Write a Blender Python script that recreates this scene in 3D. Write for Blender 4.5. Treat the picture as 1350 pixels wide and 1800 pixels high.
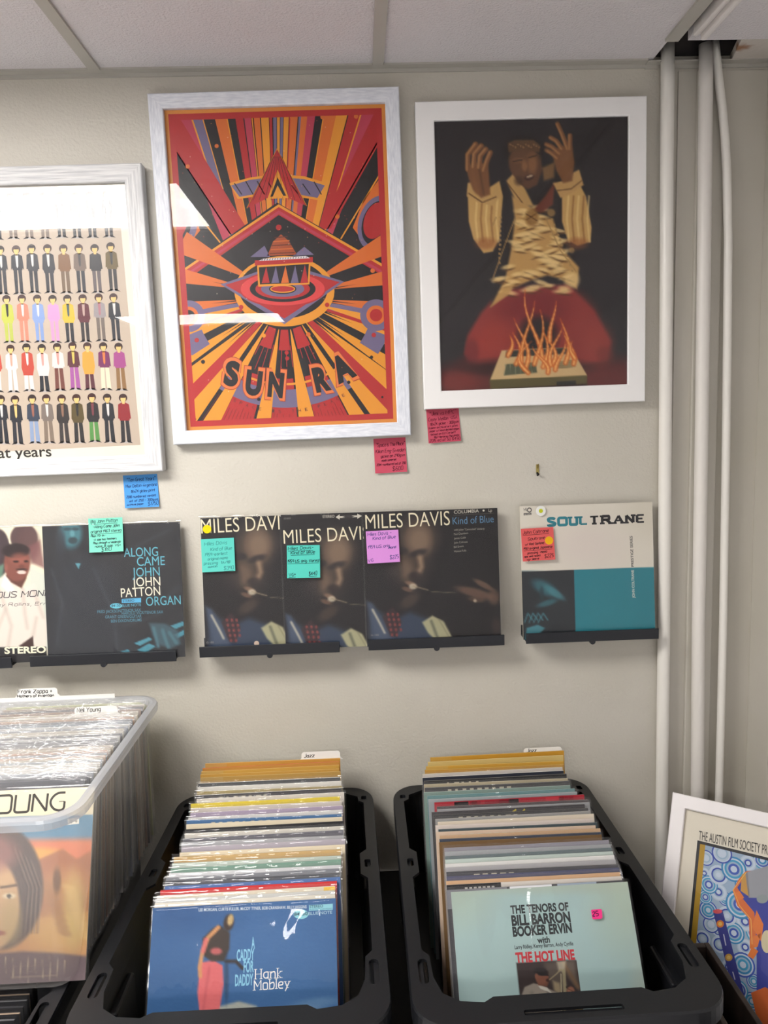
import bpy, bmesh, math, random
import numpy as np
from mathutils import Vector, Matrix

for _o in list(bpy.data.objects):
    bpy.data.objects.remove(_o)
SC = bpy.context.scene
COL = SC.collection
rnd = random.Random(7)

# ------------------------------------------------------------------ camera
F_PX, CAM = 1320.0, np.array([0.0, -1.76, 1.62])
PITCH, ROLL, YAW = math.radians(7.14), math.radians(-1.737), math.radians(1.633)
_cw, _sw, _cp, _sp = math.cos(YAW), math.sin(YAW), math.cos(PITCH), math.sin(PITCH)
_f = np.array([_sw*_cp, _cw*_cp, -_sp]); _r0 = np.array([_cw, -_sw, 0.0]); _u0 = np.cross(_r0, _f)
CR = _r0*math.cos(ROLL) + _u0*math.sin(ROLL)
CU = -_r0*math.sin(ROLL) + _u0*math.cos(ROLL)
cd = bpy.data.cameras.new('camera'); cam = bpy.data.objects.new('camera', cd); COL.objects.link(cam)
cd.sensor_fit = 'VERTICAL'; cd.sensor_height = 36.0; cd.lens = F_PX/1800*36.0
cd.clip_start = 0.02; cd.clip_end = 60
cam.matrix_world = Matrix(((CR[0], CU[0], -_f[0], CAM[0]), (CR[1], CU[1], -_f[1], CAM[1]), (CR[2], CU[2], -_f[2], CAM[2]), (0, 0, 0, 1)))
SC.camera = cam
# ------------------------------------------------------------------ view, world, light levels
SC.view_settings.view_transform = 'Standard'; SC.view_settings.look = 'None'
SC.view_settings.exposure = 0.06; SC.view_settings.gamma = 1.0; SC.view_settings.use_curve_mapping = False
PANEL_POWER = 28.5
WORLD_LEVEL = 0.4
try:
    SC.cycles.transparent_max_bounces = 32
except Exception:
    pass
wd = bpy.data.worlds.new('world'); SC.world = wd; wd.use_nodes = True
wd.node_tree.nodes['Background'].inputs[0].default_value = (1, .97, .93, 1)
wd.node_tree.nodes['Background'].inputs[1].default_value = WORLD_LEVEL

# ------------------------------------------------------------------ picture geometry helpers (photo measurements -> places on real planes)
def ray(px, py):
    return CR*((px-675)/F_PX) - CU*((py-900)/F_PX) + _f
def on_y(px, py, y):
    d = ray(px, py); return Vector(CAM + d*((y-CAM[1])/d[1]))
def on_z(px, py, z):
    d = ray(px, py); return Vector(CAM + d*((z-CAM[2])/d[2]))
def proj(P):
    v = np.asarray(P) - CAM; z = v@_f
    return 675+F_PX*(v@CR)/z, 900-F_PX*(v@CU)/z
def mat(O, ex, ez):
    ex = Vector(ex).normalized(); ez = Vector(ez).normalized(); ey = ez.cross(ex)
    return Matrix(((ex[0], ey[0], ez[0], O[0]), (ex[1], ey[1], ez[1], O[1]), (ex[2], ey[2], ez[2], O[2]), (0, 0, 0, 1)))

# ------------------------------------------------------------------ materials
def lin(c):
    c = np.asarray(c, float)/255.0
    return np.where(c <= .04045, c/12.92, ((c+.055)/1.055)**2.4)
def lin4(c):
    return tuple(lin(c)) + (1.0,)
MAT = {}
def base_mat(name, col=(128, 128, 128), rough=.5, metal=0, spec=.5):
    m = bpy.data.materials.new(name); m.use_nodes = True
    b = m.node_tree.nodes['Principled BSDF']
    b.inputs['Base Color'].default_value = lin4(col); b.inputs['Roughness'].default_value = rough
    b.inputs['Metallic'].default_value = metal; b.inputs['Specular IOR Level'].default_value = spec
    MAT[name] = m; return m
def noise_bump(m, scale, strength, dist=.002, detail=4, coord='Object', stretch=None, second=None, target=None):
    nt = m.node_tree; N = nt.nodes; L = nt.links
    tc = N.new('ShaderNodeTexCoord'); src = tc.outputs[coord]
    if stretch:
        mp = N.new('ShaderNodeMapping'); mp.inputs['Scale'].default_value = stretch; L.new(src, mp.inputs[0]); src = mp.outputs[0]
    n = N.new('ShaderNodeTexNoise'); n.inputs['Scale'].default_value = scale; n.inputs['Detail'].default_value = detail
    L.new(src, n.inputs['Vector']); h = n.outputs['Fac']
    if second:
        n2 = N.new('ShaderNodeTexNoise'); n2.inputs['Scale'].default_value = second[0]; n2.inputs['Detail'].default_value = 3
        L.new(src, n2.inputs['Vector'])
        ma = N.new('ShaderNodeMath'); ma.operation = 'MULTIPLY_ADD'; ma.inputs[1].default_value = second[1]
        L.new(n2.outputs['Fac'], ma.inputs[0]); L.new(h, ma.inputs[2]); h = ma.outputs[0]
    b = N.new('ShaderNodeBump'); b.inputs['Strength'].default_value = strength; b.inputs['Distance'].default_value = dist
    L.new(h, b.inputs['Height'])
    t = target if target else N['Principled BSDF']
    L.new(b.outputs[0], t.inputs['Normal'])
    return n
def colour_vary(m, c1, c2, scale, coord='Object', stretch=None, detail=3, lo=.35, hi=.65):
    nt = m.node_tree; N = nt.nodes; L = nt.links
    tc = N.new('ShaderNodeTexCoord'); src = tc.outputs[coord]
    if stretch:
        mp = N.new('ShaderNodeMapping'); mp.inputs['Scale'].default_value = stretch; L.new(src, mp.inputs[0]); src = mp.outputs[0]
    n = N.new('ShaderNodeTexNoise'); n.inputs['Scale'].default_value = scale; n.inputs['Detail'].default_value = detail
    L.new(src, n.inputs['Vector'])
    r = N.new('ShaderNodeValToRGB'); r.color_ramp.elements[0].color = lin4(c1); r.color_ramp.elements[1].color = lin4(c2)
    r.color_ramp.elements[0].position = lo; r.color_ramp.elements[1].position = hi
    L.new(n.outputs['Fac'], r.inputs[0]); L.new(r.outputs[0], N['Principled BSDF'].inputs['Base Color'])

m = base_mat('wall_paint', (194, 189, 177), .42); colour_vary(m, (192, 187, 174), (197, 192, 181), 3.0)
noise_bump(m, 150, .5, .0024, 2, second=(22, 1.2))
m = base_mat('wall_paint_smooth', (190, 185, 173), .42); colour_vary(m, (188, 183, 170), (193, 188, 177), 3.0); noise_bump(m, 70, .25, .001, 3, second=(9, 1.5))
m = base_mat('ceiling_tile', (216, 211, 212), .9); noise_bump(m, 190, .8, .004, 3)
m = base_mat('ceiling_metal', (178, 174, 165), .5)
m = base_mat('white_moulding', (228, 222, 218), .5); noise_bump(m, 60, .2, .002)
m = base_mat('old_plaster', (196, 188, 178), .9); colour_vary(m, (150, 112, 84), (198, 190, 181), 14, lo=.36, hi=.46); noise_bump(m, 60, .5, .003)
m = base_mat('dark_void', (52, 46, 44), .9); colour_vary(m, (30, 27, 27), (80, 72, 70), 9)
m = base_mat('pipe_paint', (228, 224, 216), .33); noise_bump(m, 60, .25, .002, 3)
m = base_mat('pipe_paint_worn', (220, 215, 208), .38); noise_bump(m, 45, .3, .002, 3)
m = base_mat('floor_vinyl', (220, 220, 222), .5); colour_vary(m, (214, 214, 217), (226, 226, 228), 5)
m = base_mat('room_paint', (238, 237, 236), .7); noise_bump(m, 120, .2, .001)
m = base_mat('frame_woodgrain', (226, 225, 224), .45)
noise_bump(m, 9, 1.0, .0022, 5, 'UV', (1.2, 26, 1)); colour_vary(m, (188, 188, 190), (222, 221, 220), 9, 'UV', (1.2, 26, 1), 5)
m = base_mat('frame_bluewhite', (224, 226, 232), .5)
noise_bump(m, 60, .5, .001, 4, 'UV', (1, 6, 1)); colour_vary(m, (208, 211, 220), (228, 230, 236), 40, 'UV', (1, 6, 1))
m = base_mat('frame_smooth', (238, 236, 234), .4); noise_bump(m, 40, .12, .001, 3, 'UV', (1, 14, 1))
m = base_mat('frame_lean', (226, 221, 220), .35); noise_bump(m, 40, .1, .001, 3, 'UV', (1, 14, 1))
m = base_mat('ledge_metal', (22, 24, 30), .42); noise_bump(m, 300, .08, .0005)
m = base_mat('tote_plastic', (22, 23, 26), .38, 0, .4); noise_bump(m, 260, .12, .0006)
m = base_mat('bench_black', (24, 23, 23), .6); noise_bump(m, 60, .2, .001)
m = base_mat('brown_board', (48, 38, 33), .55); colour_vary(m, (40, 31, 27), (58, 46, 40), 6, stretch=(1, 8, 1))
m = base_mat('brass', (176, 160, 100), .3, .9); noise_bump(m, 80, .1, .0005)
m = base_mat('blackened_metal', (26, 22, 18), .5); noise_bump(m, 80, .1, .0005)
m = base_mat('card_white', (240, 238, 234), .6); noise_bump(m, 90, .1, .0006)
m = base_mat('pen_ink', (22, 22, 28), .6); noise_bump(m, 90, .05, .0003)
m = base_mat('backing_board', (120, 96, 70), .8); noise_bump(m, 90, .1, .0006)
def ink_mat(name, rough, spec):
    m = base_mat(name, (128, 128, 128), rough, 0, spec)
    a = m.node_tree.nodes.new('ShaderNodeAttribute'); a.attribute_name = 'ink'
    m.node_tree.links.new(a.outputs['Color'], m.node_tree.nodes['Principled BSDF'].inputs['Base Color'])
    return m
ink_mat('print_matte', .75, .25); ink_mat('print_card', .55, .35)
noise_bump(ink_mat('print_gloss', .38, .4), 30, .1, .001)
noise_bump(ink_mat('note_paper', .8, .2), 40, .1, .001)
def clear_mat(name, rough, haze, hazecol, bump=None, f0=.035):
    m = bpy.data.materials.new(name); m.use_nodes = True; nt = m.node_tree; N = nt.nodes; L = nt.links
    for n in list(N):
        N.remove(n)
    out = N.new('ShaderNodeOutputMaterial'); tr = N.new('ShaderNodeBsdfTransparent'); gl = N.new('ShaderNodeBsdfGlossy')
    gl.inputs['Roughness'].default_value = rough
    lw = N.new('ShaderNodeLayerWeight'); pw = N.new('ShaderNodeMath'); pw.operation = 'POWER'; pw.inputs[1].default_value = 5
    L.new(lw.outputs['Facing'], pw.inputs[0])
    ma = N.new('ShaderNodeMath'); ma.operation = 'MULTIPLY_ADD'; ma.inputs[1].default_value = .8*(1-f0); ma.inputs[2].default_value = f0
    L.new(pw.outputs[0], ma.inputs[0])
    mx = N.new('ShaderNodeMixShader'); L.new(ma.outputs[0], mx.inputs[0])
    a = tr.outputs[0]
    if haze > 0:
        df = N.new('ShaderNodeBsdfDiffuse'); df.inputs[0].default_value = lin4(hazecol)
        tl = N.new('ShaderNodeBsdfTranslucent'); tl.inputs[0].default_value = lin4(hazecol)
        m1 = N.new('ShaderNodeMixShader'); m1.inputs[0].default_value = .4; L.new(df.outputs[0], m1.inputs[1]); L.new(tl.outputs[0], m1.inputs[2])
        m2 = N.new('ShaderNodeMixShader'); m2.inputs[0].default_value = haze; L.new(a, m2.inputs[1]); L.new(m1.outputs[0], m2.inputs[2]); a = m2.outputs[0]
    L.new(a, mx.inputs[1]); L.new(gl.outputs[0], mx.inputs[2]); L.new(mx.outputs[0], out.inputs[0])
    if bump:
        tc = N.new('ShaderNodeTexCoord'); mp = N.new('ShaderNodeMapping'); mp.inputs['Scale'].default_value = bump[3]
        L.new(tc.outputs['Object'], mp.inputs[0])
        n = N.new('ShaderNodeTexNoise'); n.inputs['Scale'].default_value = bump[0]; n.inputs['Detail'].default_value = 2; n.inputs['Distortion'].default_value = 1.5
        L.new(mp.outputs[0], n.inputs['Vector'])
        b = N.new('ShaderNodeBump'); b.inputs['Strength'].default_value = bump[1]; b.inputs['Distance'].default_value = bump[2]
        L.new(n.outputs['Fac'], b.inputs['Height']); L.new(b.outputs[0], gl.inputs['Normal'])
    MAT[name] = m; return m
clear_mat('picture_glass', .0, 0, None, (2.0, .02, .01, (1, 1, 1)), .017)
clear_mat('sleeve_clear', .05, .006, (235, 235, 235), (7, .10, .02, (1, 1, .45)), .025)
clear_mat('sleeve_front', .05, .006, (235, 235, 235), (9, .30, .022, (1.3, 1, .35)), .03)
clear_mat('sleeve_loose', .08, .02, (235, 235, 235), (9, .35, .03, (1, 1, .4)), .035)
clear_mat('sleeve_cloudy', .16, .12, (222, 222, 222), (22, .7, .02, (.6, 1, 1.2)), .032)
clear_mat('bin_plastic', .25, .20, (206, 204, 202), (30, .08, .002, (1, 1, 1)), .04)
clear_mat('bin_rim_plastic', .22, .62, (206, 208, 212), (30, .08, .002, (1, 1, 1)), .05)

# ------------------------------------------------------------------ object helpers
def link(name, me, parent=None, M=None, material=None):
    o = bpy.data.objects.new(name, me); COL.objects.link(o)
    if material is not None:
        me.materials.append(MAT[material])
    if parent is not None:
        o.parent = parent
    elif M is not None:
        o.matrix_world = M
    return o
def bm_obj(name, bm, material, parent=None, M=None, smooth=False):
    me = bpy.data.meshes.new(name); bm.to_mesh(me); bm.free()
    if smooth:
        for p in me.polygons:
            p.use_smooth = True
    return link(name, me, parent, M, material)
def tag(o, label=None, cat=None, group=None, kind=None):
    if label: o['label'] = label
    if cat: o['category'] = cat
    if group: o['group'] = group
    if kind: o['kind'] = kind
    return o
def thing(name, label, cat, M=None, group=None):
    o = bpy.data.objects.new(name, None); COL.objects.link(o); o.empty_display_size = .03
    if M is not None:
        o.matrix_world = M
    return tag(o, label, cat, group)
def box(bm, lo, hi, bev=0):
    vs = [bm.verts.new((x, y, z)) for x in (lo[0], hi[0]) for y in (lo[1], hi[1]) for z in (lo[2], hi[2])]
    fs = [bm.faces.new([vs[i] for i in q]) for q in ((0, 1, 3, 2), (4, 6, 7, 5), (0, 4, 5, 1), (2, 3, 7, 6), (0, 2, 6, 4), (1, 5, 7, 3))]
    if bev:
        es = list({e for f in fs for e in f.edges})
        bmesh.ops.bevel(bm, geom=es, offset=bev, segments=2, affect='EDGES', profile=.5)
def new():
    return bmesh.new()
def structure(name, bm, material):
    bmesh.ops.recalc_face_normals(bm, faces=bm.faces)
    return tag(bm_obj(name, bm, material), kind='structure')
def loft(bm, loops, close=True, cap0=False, cap1=False):
    rings = [[bm.verts.new(p) for p in lp] for lp in loops]
    n = len(rings[0])
    for a, b in zip(rings, rings[1:]):
        for i in range(n if close else n-1):
            j = (i+1) % n
            bm.faces.new((a[i], a[j], b[j], b[i]))
    if cap0: bm.faces.new(list(reversed(rings[0])))
    if cap1: bm.faces.new(rings[-1])
    return rings
def tube(bm, pts, r, n=20, caps=True):
    pts = [Vector(p) for p in pts]; loops = []
    for i, p in enumerate(pts):
        d = (pts[min(i+1, len(pts)-1)] - pts[max(i-1, 0)]).normalized()
        a = d.cross(Vector((0, 1, 0))) if abs(d.y) < .9 else d.cross(Vector((1, 0, 0)))
        a.normalize(); b = d.cross(a)
        rr = r[i] if isinstance(r, (list, tuple)) else r
        loops.append([p + a*math.cos(2*math.pi*k/n)*rr + b*math.sin(2*math.pi*k/n)*rr for k in range(n)])
    loft(bm, loops, True, caps, caps)

# ------------------------------------------------------------------ printed artwork: one mesh of inked polygons on a sheet or jacket
EPS = .00002
PRINT_ALBEDO = .86      # paper and ink never reflect everything
TXT = {}
def font_mesh(s, bold=0.0, spacing=1.0):
    k = (s, bold, spacing)
    if k in TXT: return TXT[k]
    c = bpy.data.curves.new('lettering', 'FONT'); c.body = s; c.size = 1; c.offset = bold; c.space_character = spacing; c.resolution_u = 4
    o = bpy.data.objects.new('lettering', c); COL.objects.link(o)
    dg = bpy.context.evaluated_depsgraph_get(); me = o.evaluated_get(dg).to_mesh()
    vs = [(v.co.x, v.co.y) for v in me.vertices]; fs = [tuple(p.vertices) for p in me.polygons]
    o.evaluated_get(dg).to_mesh_clear(); bpy.data.objects.remove(o); bpy.data.curves.remove(c)
    TXT[k] = (vs, fs); return TXT[k]
CAPH = max(v[1] for v in font_mesh('H')[0])

GLY = {
'A': "02 38 62;14 54", 'B': "08 02;~08 38 58 57 35 05;~05 35 55 54 32 02", 'C': "~58 28 06 04 22 52", 'D': "08 02;~08 38 57 53 32 02",
'E': "58 08 02 52;05 45", 'F': "58 08 02;05 45", 'G': "~58 28 06 04 22 52 55;35 55", 'H': "02 08;52 58;05 55", 'I': "02 08",
'J': "~48 43 32 12 03", 'K': "02 08;58 05;15 52", 'L': "08 02 52", 'M': "02 08 34 68 62", 'N': "02 08 52 58", 'O': "@38 08 05 02 32 62 65 68",
'P': "02 08;~08 48 58 55 45 05", 'Q': "@38 08 05 02 32 62 65 68;44 72", 'R': "02 08;~08 48 58 55 45 05;35 62", 'S': "~57 48 08 06 25 54 53 42 02 03",
'T': "08 68;38 32", 'U': "~08 04 02 32 52 54 58", 'V': "08 32 68", 'W': "08 22 46 62 88", 'X': "02 58;08 52", 'Y': "08 35 68;35 32", 'Z': "08 58 02 52",
'a': "~46 16 05 03 22 43;46 42", 'b': "08 02;~05 26 46 43 32 02", 'c': "~46 16 05 03 12 42", 'd': "48 42;~46 16 05 03 12 42", 'e': "~04 44 46 16 05 03 12 42",
'f': "~38 18 16 12;06 36", 'g': "~46 16 05 03 22 43;~46 41 30 00", 'h': "08 02;~05 26 46 42", 'i': "06 02;07 08", 'j': "~16 11 00;17 18", 'k': "08 02;36 04 32",
'l': "08 02", 'm': "06 02;~05 26 36 32;~35 56 66 62", 'n': "06 02;~05 26 46 42", 'o': "@26 06 04 02 22 42 44 46", 'p': "06 00;~06 36 46 43 32 02",
'q': "46 40;~46 16 05 03 12 42", 'r': "06 02;~04 16 36", 's': "~36 16 05 24 33 22 02", 't': "18 13 22 32;06 36", 'u': "~06 03 12 32 43;46 42",
'v': "06 22 46", 'w': "06 12 35 52 66", 'x': "06 42;02 46", 'y': "06 22;46 00", 'z': "06 46 02 42",
'0': "@28 08 05 02 22 42 45 48", '1': "07 18 12", '2': "~07 18 48 46 03 02;02 42", '3': "~08 48 46 25;~25 45 42 02", '4': "38 04 54;38 32", '5': "48 08 05;~05 35 45 42 02",
'6': "~48 18 05 02 42 45 05", '7': "08 48 12", '8': "@28 08 06 25 44 42 02 04 25 46 48", '9': "~46 45 05 08 48 46 42",
'$': "~57 48 08 06 25 54 53 42 02 03;29 21", '-': "05 35", '.': "02 03", ',': "12 00", '+': "05 45;27 23", '/': "02 48", '"': "09 07;29 27", "'": "09 07",
'#': "12 18;32 38;04 54;06 56", '&': "~52 07 18 27 03 12 54", '*': "15 45;33 37", '(': "~18 05 12", '!': "08 04;02 03", ':': "02 03;05 06"}
_gc = {}
def glyph(ch):
    if ch in _gc: return _gc[ch]
    out = []; w = 0
    for st in GLY.get(ch, '').split(';'):
        if not st: continue
        fl = st[0] if st[0] in '~@' else ''
        P = [np.array([int(t[0]), int(t[1])], float) for t in st[len(fl):].split()]
        w = max(w, max(p[0] for p in P))
        if fl:
            for _ in range(2):
                Q = []; n = len(P)
                if fl == '@':
                    for i in range(n):
                        a, b = P[i], P[(i+1) % n]; Q += [a*.75+b*.25, a*.25+b*.75]
                else:
                    Q.append(P[0])
                    for a, b in zip(P, P[1:]): Q += [a*.75+b*.25, a*.25+b*.75]
                    Q.append(P[-1])
                P = Q
            if fl == '@': P = P + [P[0]]
        out.append(P)
    _gc[ch] = (w, out); return _gc[ch]

def clip_poly(P, x0, x1, y0, y1):
    for ax, lim, sg in ((0, x0, 1), (0, x1, -1), (1, y0, 1), (1, y1, -1)):
        Q = []
        for i in range(len(P)):
            a, b = P[i], P[(i+1) % len(P)]
            ia, ib = (a[ax]-lim)*sg >= 0, (b[ax]-lim)*sg >= 0
            if ia: Q.append(a)
            if ia != ib:
                t = (lim-a[ax])/(b[ax]-a[ax]); Q.append((a[0]+t*(b[0]-a[0]), a[1]+t*(b[1]-a[1])))
        P = Q
        if not P: return []
    return P

class Art:
    """inked sheet in a local frame: x right, z up, y into the sheet; the viewer side is -y"""
    def __init__(s, M=None, clip=None):
        s.M = M; s.V = []; s.F = []; s.C = []; s.k = 1; s.clip = clip; s.bend = None
        if M is not None:
            s.Mi = M.inverted(); s.o = np.array(M.translation); s.n = np.array(M.col[1][:3])
    def up(s, n=1): s.k += n; return s
    def loc(s, px, py):
        d = ray(px, py); t = ((s.o-CAM)@s.n)/(d@s.n); p = s.Mi @ Vector(CAM+d*t); return (p.x, p.z)
    def vert(s, x, z, y=None):
        yy = (-s.k*EPS if y is None else y) + (s.bend(x, z) if s.bend else 0)
        s.V.append((x, yy, z)); return len(s.V)-1
    def lpoly(s, P, col):
        if s.clip: P = clip_poly(P, *s.clip)
        if len(P) < 3: return
        s.F.append([s.vert(*p) for p in P]); s.C.append(col)
    def poly(s, P, col): s.lpoly([s.loc(*p) for p in P], col)
    def rect(s, x0, z0, x1, z1, col): s.lpoly([(x0, z0), (x1, z0), (x1, z1), (x0, z1)], col)
    def lell(s, cx, cz, rx, rz, col, n=28, rot=0, a0=0, a1=2*math.pi):
        c, si = math.cos(rot), math.sin(rot)
        s.lpoly([(cx+rx*math.cos(t)*c-rz*math.sin(t)*si, cz+rx*math.cos(t)*si+rz*math.sin(t)*c) for t in [a0+(a1-a0)*i/n for i in range(n)]], col)
    def lring(s, cx, cz, r0, r1, col, n=22):
        for i in range(n):
            a, b = 2*math.pi*i/n, 2*math.pi*(i+1)/n
            s.lpoly([(cx+r1*math.cos(a), cz+r1*math.sin(a)), (cx+r1*math.cos(b), cz+r1*math.sin(b)), (cx+r0*math.cos(b), cz+r0*math.sin(b)), (cx+r0*math.cos(a), cz+r0*math.sin(a))], col)
    def ell(s, px, py, rx, ry, col, n=28, rot=0):
        c, si = math.cos(rot), math.sin(rot)
        s.poly([(px+rx*math.cos(t)*c-ry*math.sin(t)*si, py+rx*math.cos(t)*si+ry*math.sin(t)*c) for t in [2*math.pi*i/n for i in range(n)]], col)
    def lstroke(s, P, w, col, w1=None):
        P = [np.array(p, float) for p in P]; n = len(P); w1 = w if w1 is None else w1
        L = []; R = []
        for i, p in enumerate(P):
            d = P[min(i+1, n-1)] - P[max(i-1, 0)]; l = math.hypot(*d) or 1
            q = np.array([-d[1], d[0]])/l*((w+(w1-w)*i/max(n-1, 1))/2)
            if 0 < i < n-1:
                a = P[i]-P[i-1]; b = P[i+1]-P[i]
                cs = (a@b)/((math.hypot(*a)*math.hypot(*b)) or 1)
                q = q*min(1/max(math.sqrt(max((1+cs)/2, 0)), .5), 1.6)
            L.append(tuple(p+q)); R.append(tuple(p-q))
        for i in range(n-1):
            s.lpoly([L[i], R[i], R[i+1], L[i+1]], col)
    def stroke(s, P, w, col, w1=None):
        Q = [s.loc(*p) for p in P]; k = s.unit(*P[0])
        s.lstroke(Q, w*k, col, None if w1 is None else w1*k)
    def unit(s, px, py):
        a = s.loc(px, py); b = s.loc(px, py-10); return math.hypot(a[0]-b[0], a[1]-b[1])/10
    def text(s, t, pL, pR, cap, col, bold=0.0, shear=0.0, spacing=1.0):
        vs, fs = font_mesh(t, bold, spacing)
        a = np.array(s.loc(*pL)); b = np.array(s.loc(*pR)); d = b-a; l = math.hypot(*d); ex = d/l; ez = np.array([-ex[1], ex[0]])
        x0 = min(v[0] for v in vs); x1 = max(v[0] for v in vs); sx = l/(x1-x0); sy = cap*s.unit(*pL)/CAPH
        base = len(s.V)
        for v in vs:
            p = a + ex*((v[0]-x0)*sx + shear*v[1]*sy) + ez*(v[1]*sy); s.vert(p[0], p[1])
        for f in fs:
            s.F.append([base+i for i in f]); s.C.append(col)
    def hand(s, t, pL, pR, cap, col, w=1.0, slant=.12, serif=0.0, jit=.25, thin=None, gap=1.7, seed=1):
        """pen-stroke lettering; serif>0 adds slab feet, thin sets a lighter weight for horizontals"""
        r = random.Random(seed*131+len(t))
        x = 0; items = []
        for ch in t:
            if ch == ' ': x += 3.2; continue
            gw, st = glyph(ch); items.append((x, st, gw)); x += gw + gap
        tot = x-gap
        a = np.array(s.loc(*pL)); b = np.array(s.loc(*pR)); d = b-a; l = math.hypot(*d); ex = d/l; ez = np.array([-ex[1], ex[0]])
        u = s.unit(*pL); sx = l/tot; sy = cap*u/6.0
        for gx, st, gw in items:
            oy = r.uniform(-jit, jit); ss = 1+r.uniform(-jit, jit)*.3
            for P in st:
                Q = []
                for p in P:
                    X = gx+p[0]; Y = (p[1]-2)*ss+oy
                    Q.append(tuple(a+ex*(X*sx+slant*Y*sy)+ez*(Y*sy)))
                if thin is not None and len(P) <= 5:
                    for q0, q1, p0, p1 in zip(Q, Q[1:], P, P[1:]):
                        dx, dy = abs(p1[0]-p0[0]), abs(p1[1]-p0[1])
                        s.lstroke([q0, q1], (thin if dx > dy or (dy > 0 and p1[1] > p0[1] and dx > 1) else w)*u, col)
                else:
                    s.lstroke(Q, w*u, col)
                if serif:
                    for e, nb in ((0, 1), (-1, -2)):
                        p, q = P[e], P[nb]
                        if p[1] in (2, 8, 6) and abs(q[1]-p[1]) > abs(q[0]-p[0])*.6:
                            c = np.array(Q[e]); hw = serif*u/2
                            s.lstroke([tuple(c-ex*hw), tuple(c+ex*hw)], (thin or w*.6)*u, col)
    def paint(s, x0, z0, x1, z1, nx, ny, fn):
        """photo-like areas: a fine mosaic of ink cells, coloured by fn(photo x, photo y)"""
        xs = np.linspace(x0, x1, nx+1); zs = np.linspace(z1, z0, ny+1)
        X, Z = np.meshgrid(xs, zs)
        pts = np.stack([X.ravel(), np.zeros(X.size), Z.ravel(), np.ones(X.size)], 1) @ np.array(s.M).T
        v = pts[:, :3]-CAM; d = v@_f
        PX = 675+F_PX*(v@CR)/d; PY = 900-F_PX*(v@CU)/d
        col = fn(PX, PY)
        base = len(s.V)
        for x, z in zip(X.ravel(), Z.ravel()): s.vert(float(x), float(z))
        for j in range(ny):
            for i in range(nx):
                q = [base+j*(nx+1)+i, base+j*(nx+1)+i+1, base+(j+1)*(nx+1)+i+1, base+(j+1)*(nx+1)+i]
                s.F.append(q); s.C.append([col[k-base] for k in q])
    def slab(s, x0, z0, x1, z1, t, front, edge, back=None):
        """body of a jacket or sheet: front at y=0, back at y=t"""
        b = [s.vert(x, z, y) for y in (0, t) for x, z in ((x0, z0), (x1, z0), (x1, z1), (x0, z1))]
        for q, c in (((0, 1, 2, 3), front), ((7, 6, 5, 4), back or edge), ((0, 4, 5, 1), edge), ((1, 5, 6, 2), edge), ((2, 6, 7, 3), edge), ((3, 7, 4, 0), edge)):
            s.F.append([b[i] for i in q]); s.C.append(c)
    def build(s, name, parent, material='print_card', M=None):
        me = bpy.data.meshes.new(name); me.from_pydata(s.V, [], s.F)
        at = me.color_attributes.new('ink', 'FLOAT_COLOR', 'CORNER')
        buf = []
        for f, c in zip(s.F, s.C):
            if isinstance(c, list): buf += [np.append(x, 255) for x in c]
            else: buf += [np.array([c[0], c[1], c[2], 255.])]*len(f)
        A = np.array(buf, float); A[:, :3] = lin(A[:, :3])*PRINT_ALBEDO; A[:, 3] = 1
        at.data.foreach_set('color', A.astype(np.float32).ravel())
        return link(name, me, parent, M, material)

class Brush:
    """soft shapes on sampled points, photo-pixel units"""
    def __init__(s, X, Y, col):
        s.X, s.Y = X, Y; s.C = np.tile(np.array(col, float), (X.size, 1))
    def mix(s, m, col):
        m = np.clip(m, 0, 1)[:, None]; s.C = s.C*(1-m)+np.array(col, float)*m
    def ell(s, cx, cy, rx, ry, col, a=1., soft=.4, rot=0):
        c, si = math.cos(rot), math.sin(rot); dx, dy = s.X-cx, s.Y-cy
        d = np.sqrt(((dx*c+dy*si)/rx)**2+((-dx*si+dy*c)/ry)**2)
        s.mix(np.clip((1-d)/soft+.5, 0, 1)*a, col)
    def dist(s, P, closed):
        D = np.full(s.X.shape, 1e9); n = len(P)
        for i in range(n if closed else n-1):
            (ax, ay), (bx, by) = P[i], P[(i+1) % n]; ux, uy = bx-ax, by-ay; L = ux*ux+uy*uy or 1e-9
            t = np.clip(((s.X-ax)*ux+(s.Y-ay)*uy)/L, 0, 1)
            D = np.minimum(D, np.hypot(s.X-ax-t*ux, s.Y-ay-t*uy))
        return D
    def poly(s, P, col, a=1., soft=2.):
        ins = np.zeros(s.X.shape, bool); n = len(P)
        for i in range(n):
            (ax, ay), (bx, by) = P[i], P[(i+1) % n]
            if ay == by: continue
            c = ((ay > s.Y) != (by > s.Y)) & (s.X < (bx-ax)*(s.Y-ay)/(by-ay)+ax); ins ^= c
        D = s.dist(P, True)*np.where(ins, 1, -1)
        s.mix(np.clip(D/soft+.5, 0, 1)*a, col)
    def line(s, P, w, col, a=1., soft=1.5):
        s.mix(np.clip((w/2-s.dist(P, False))/soft+.5, 0, 1)*a, col)
    def grain(s, amp, f=1.0):
        n = np.sin(s.X*1.7*f+np.sin(s.Y*1.1*f)*2)*np.sin(s.Y*2.1*f+np.sin(s.X*.9*f)*2); s.C = np.clip(s.C+(n*amp)[:, None], 0, 255)

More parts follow.
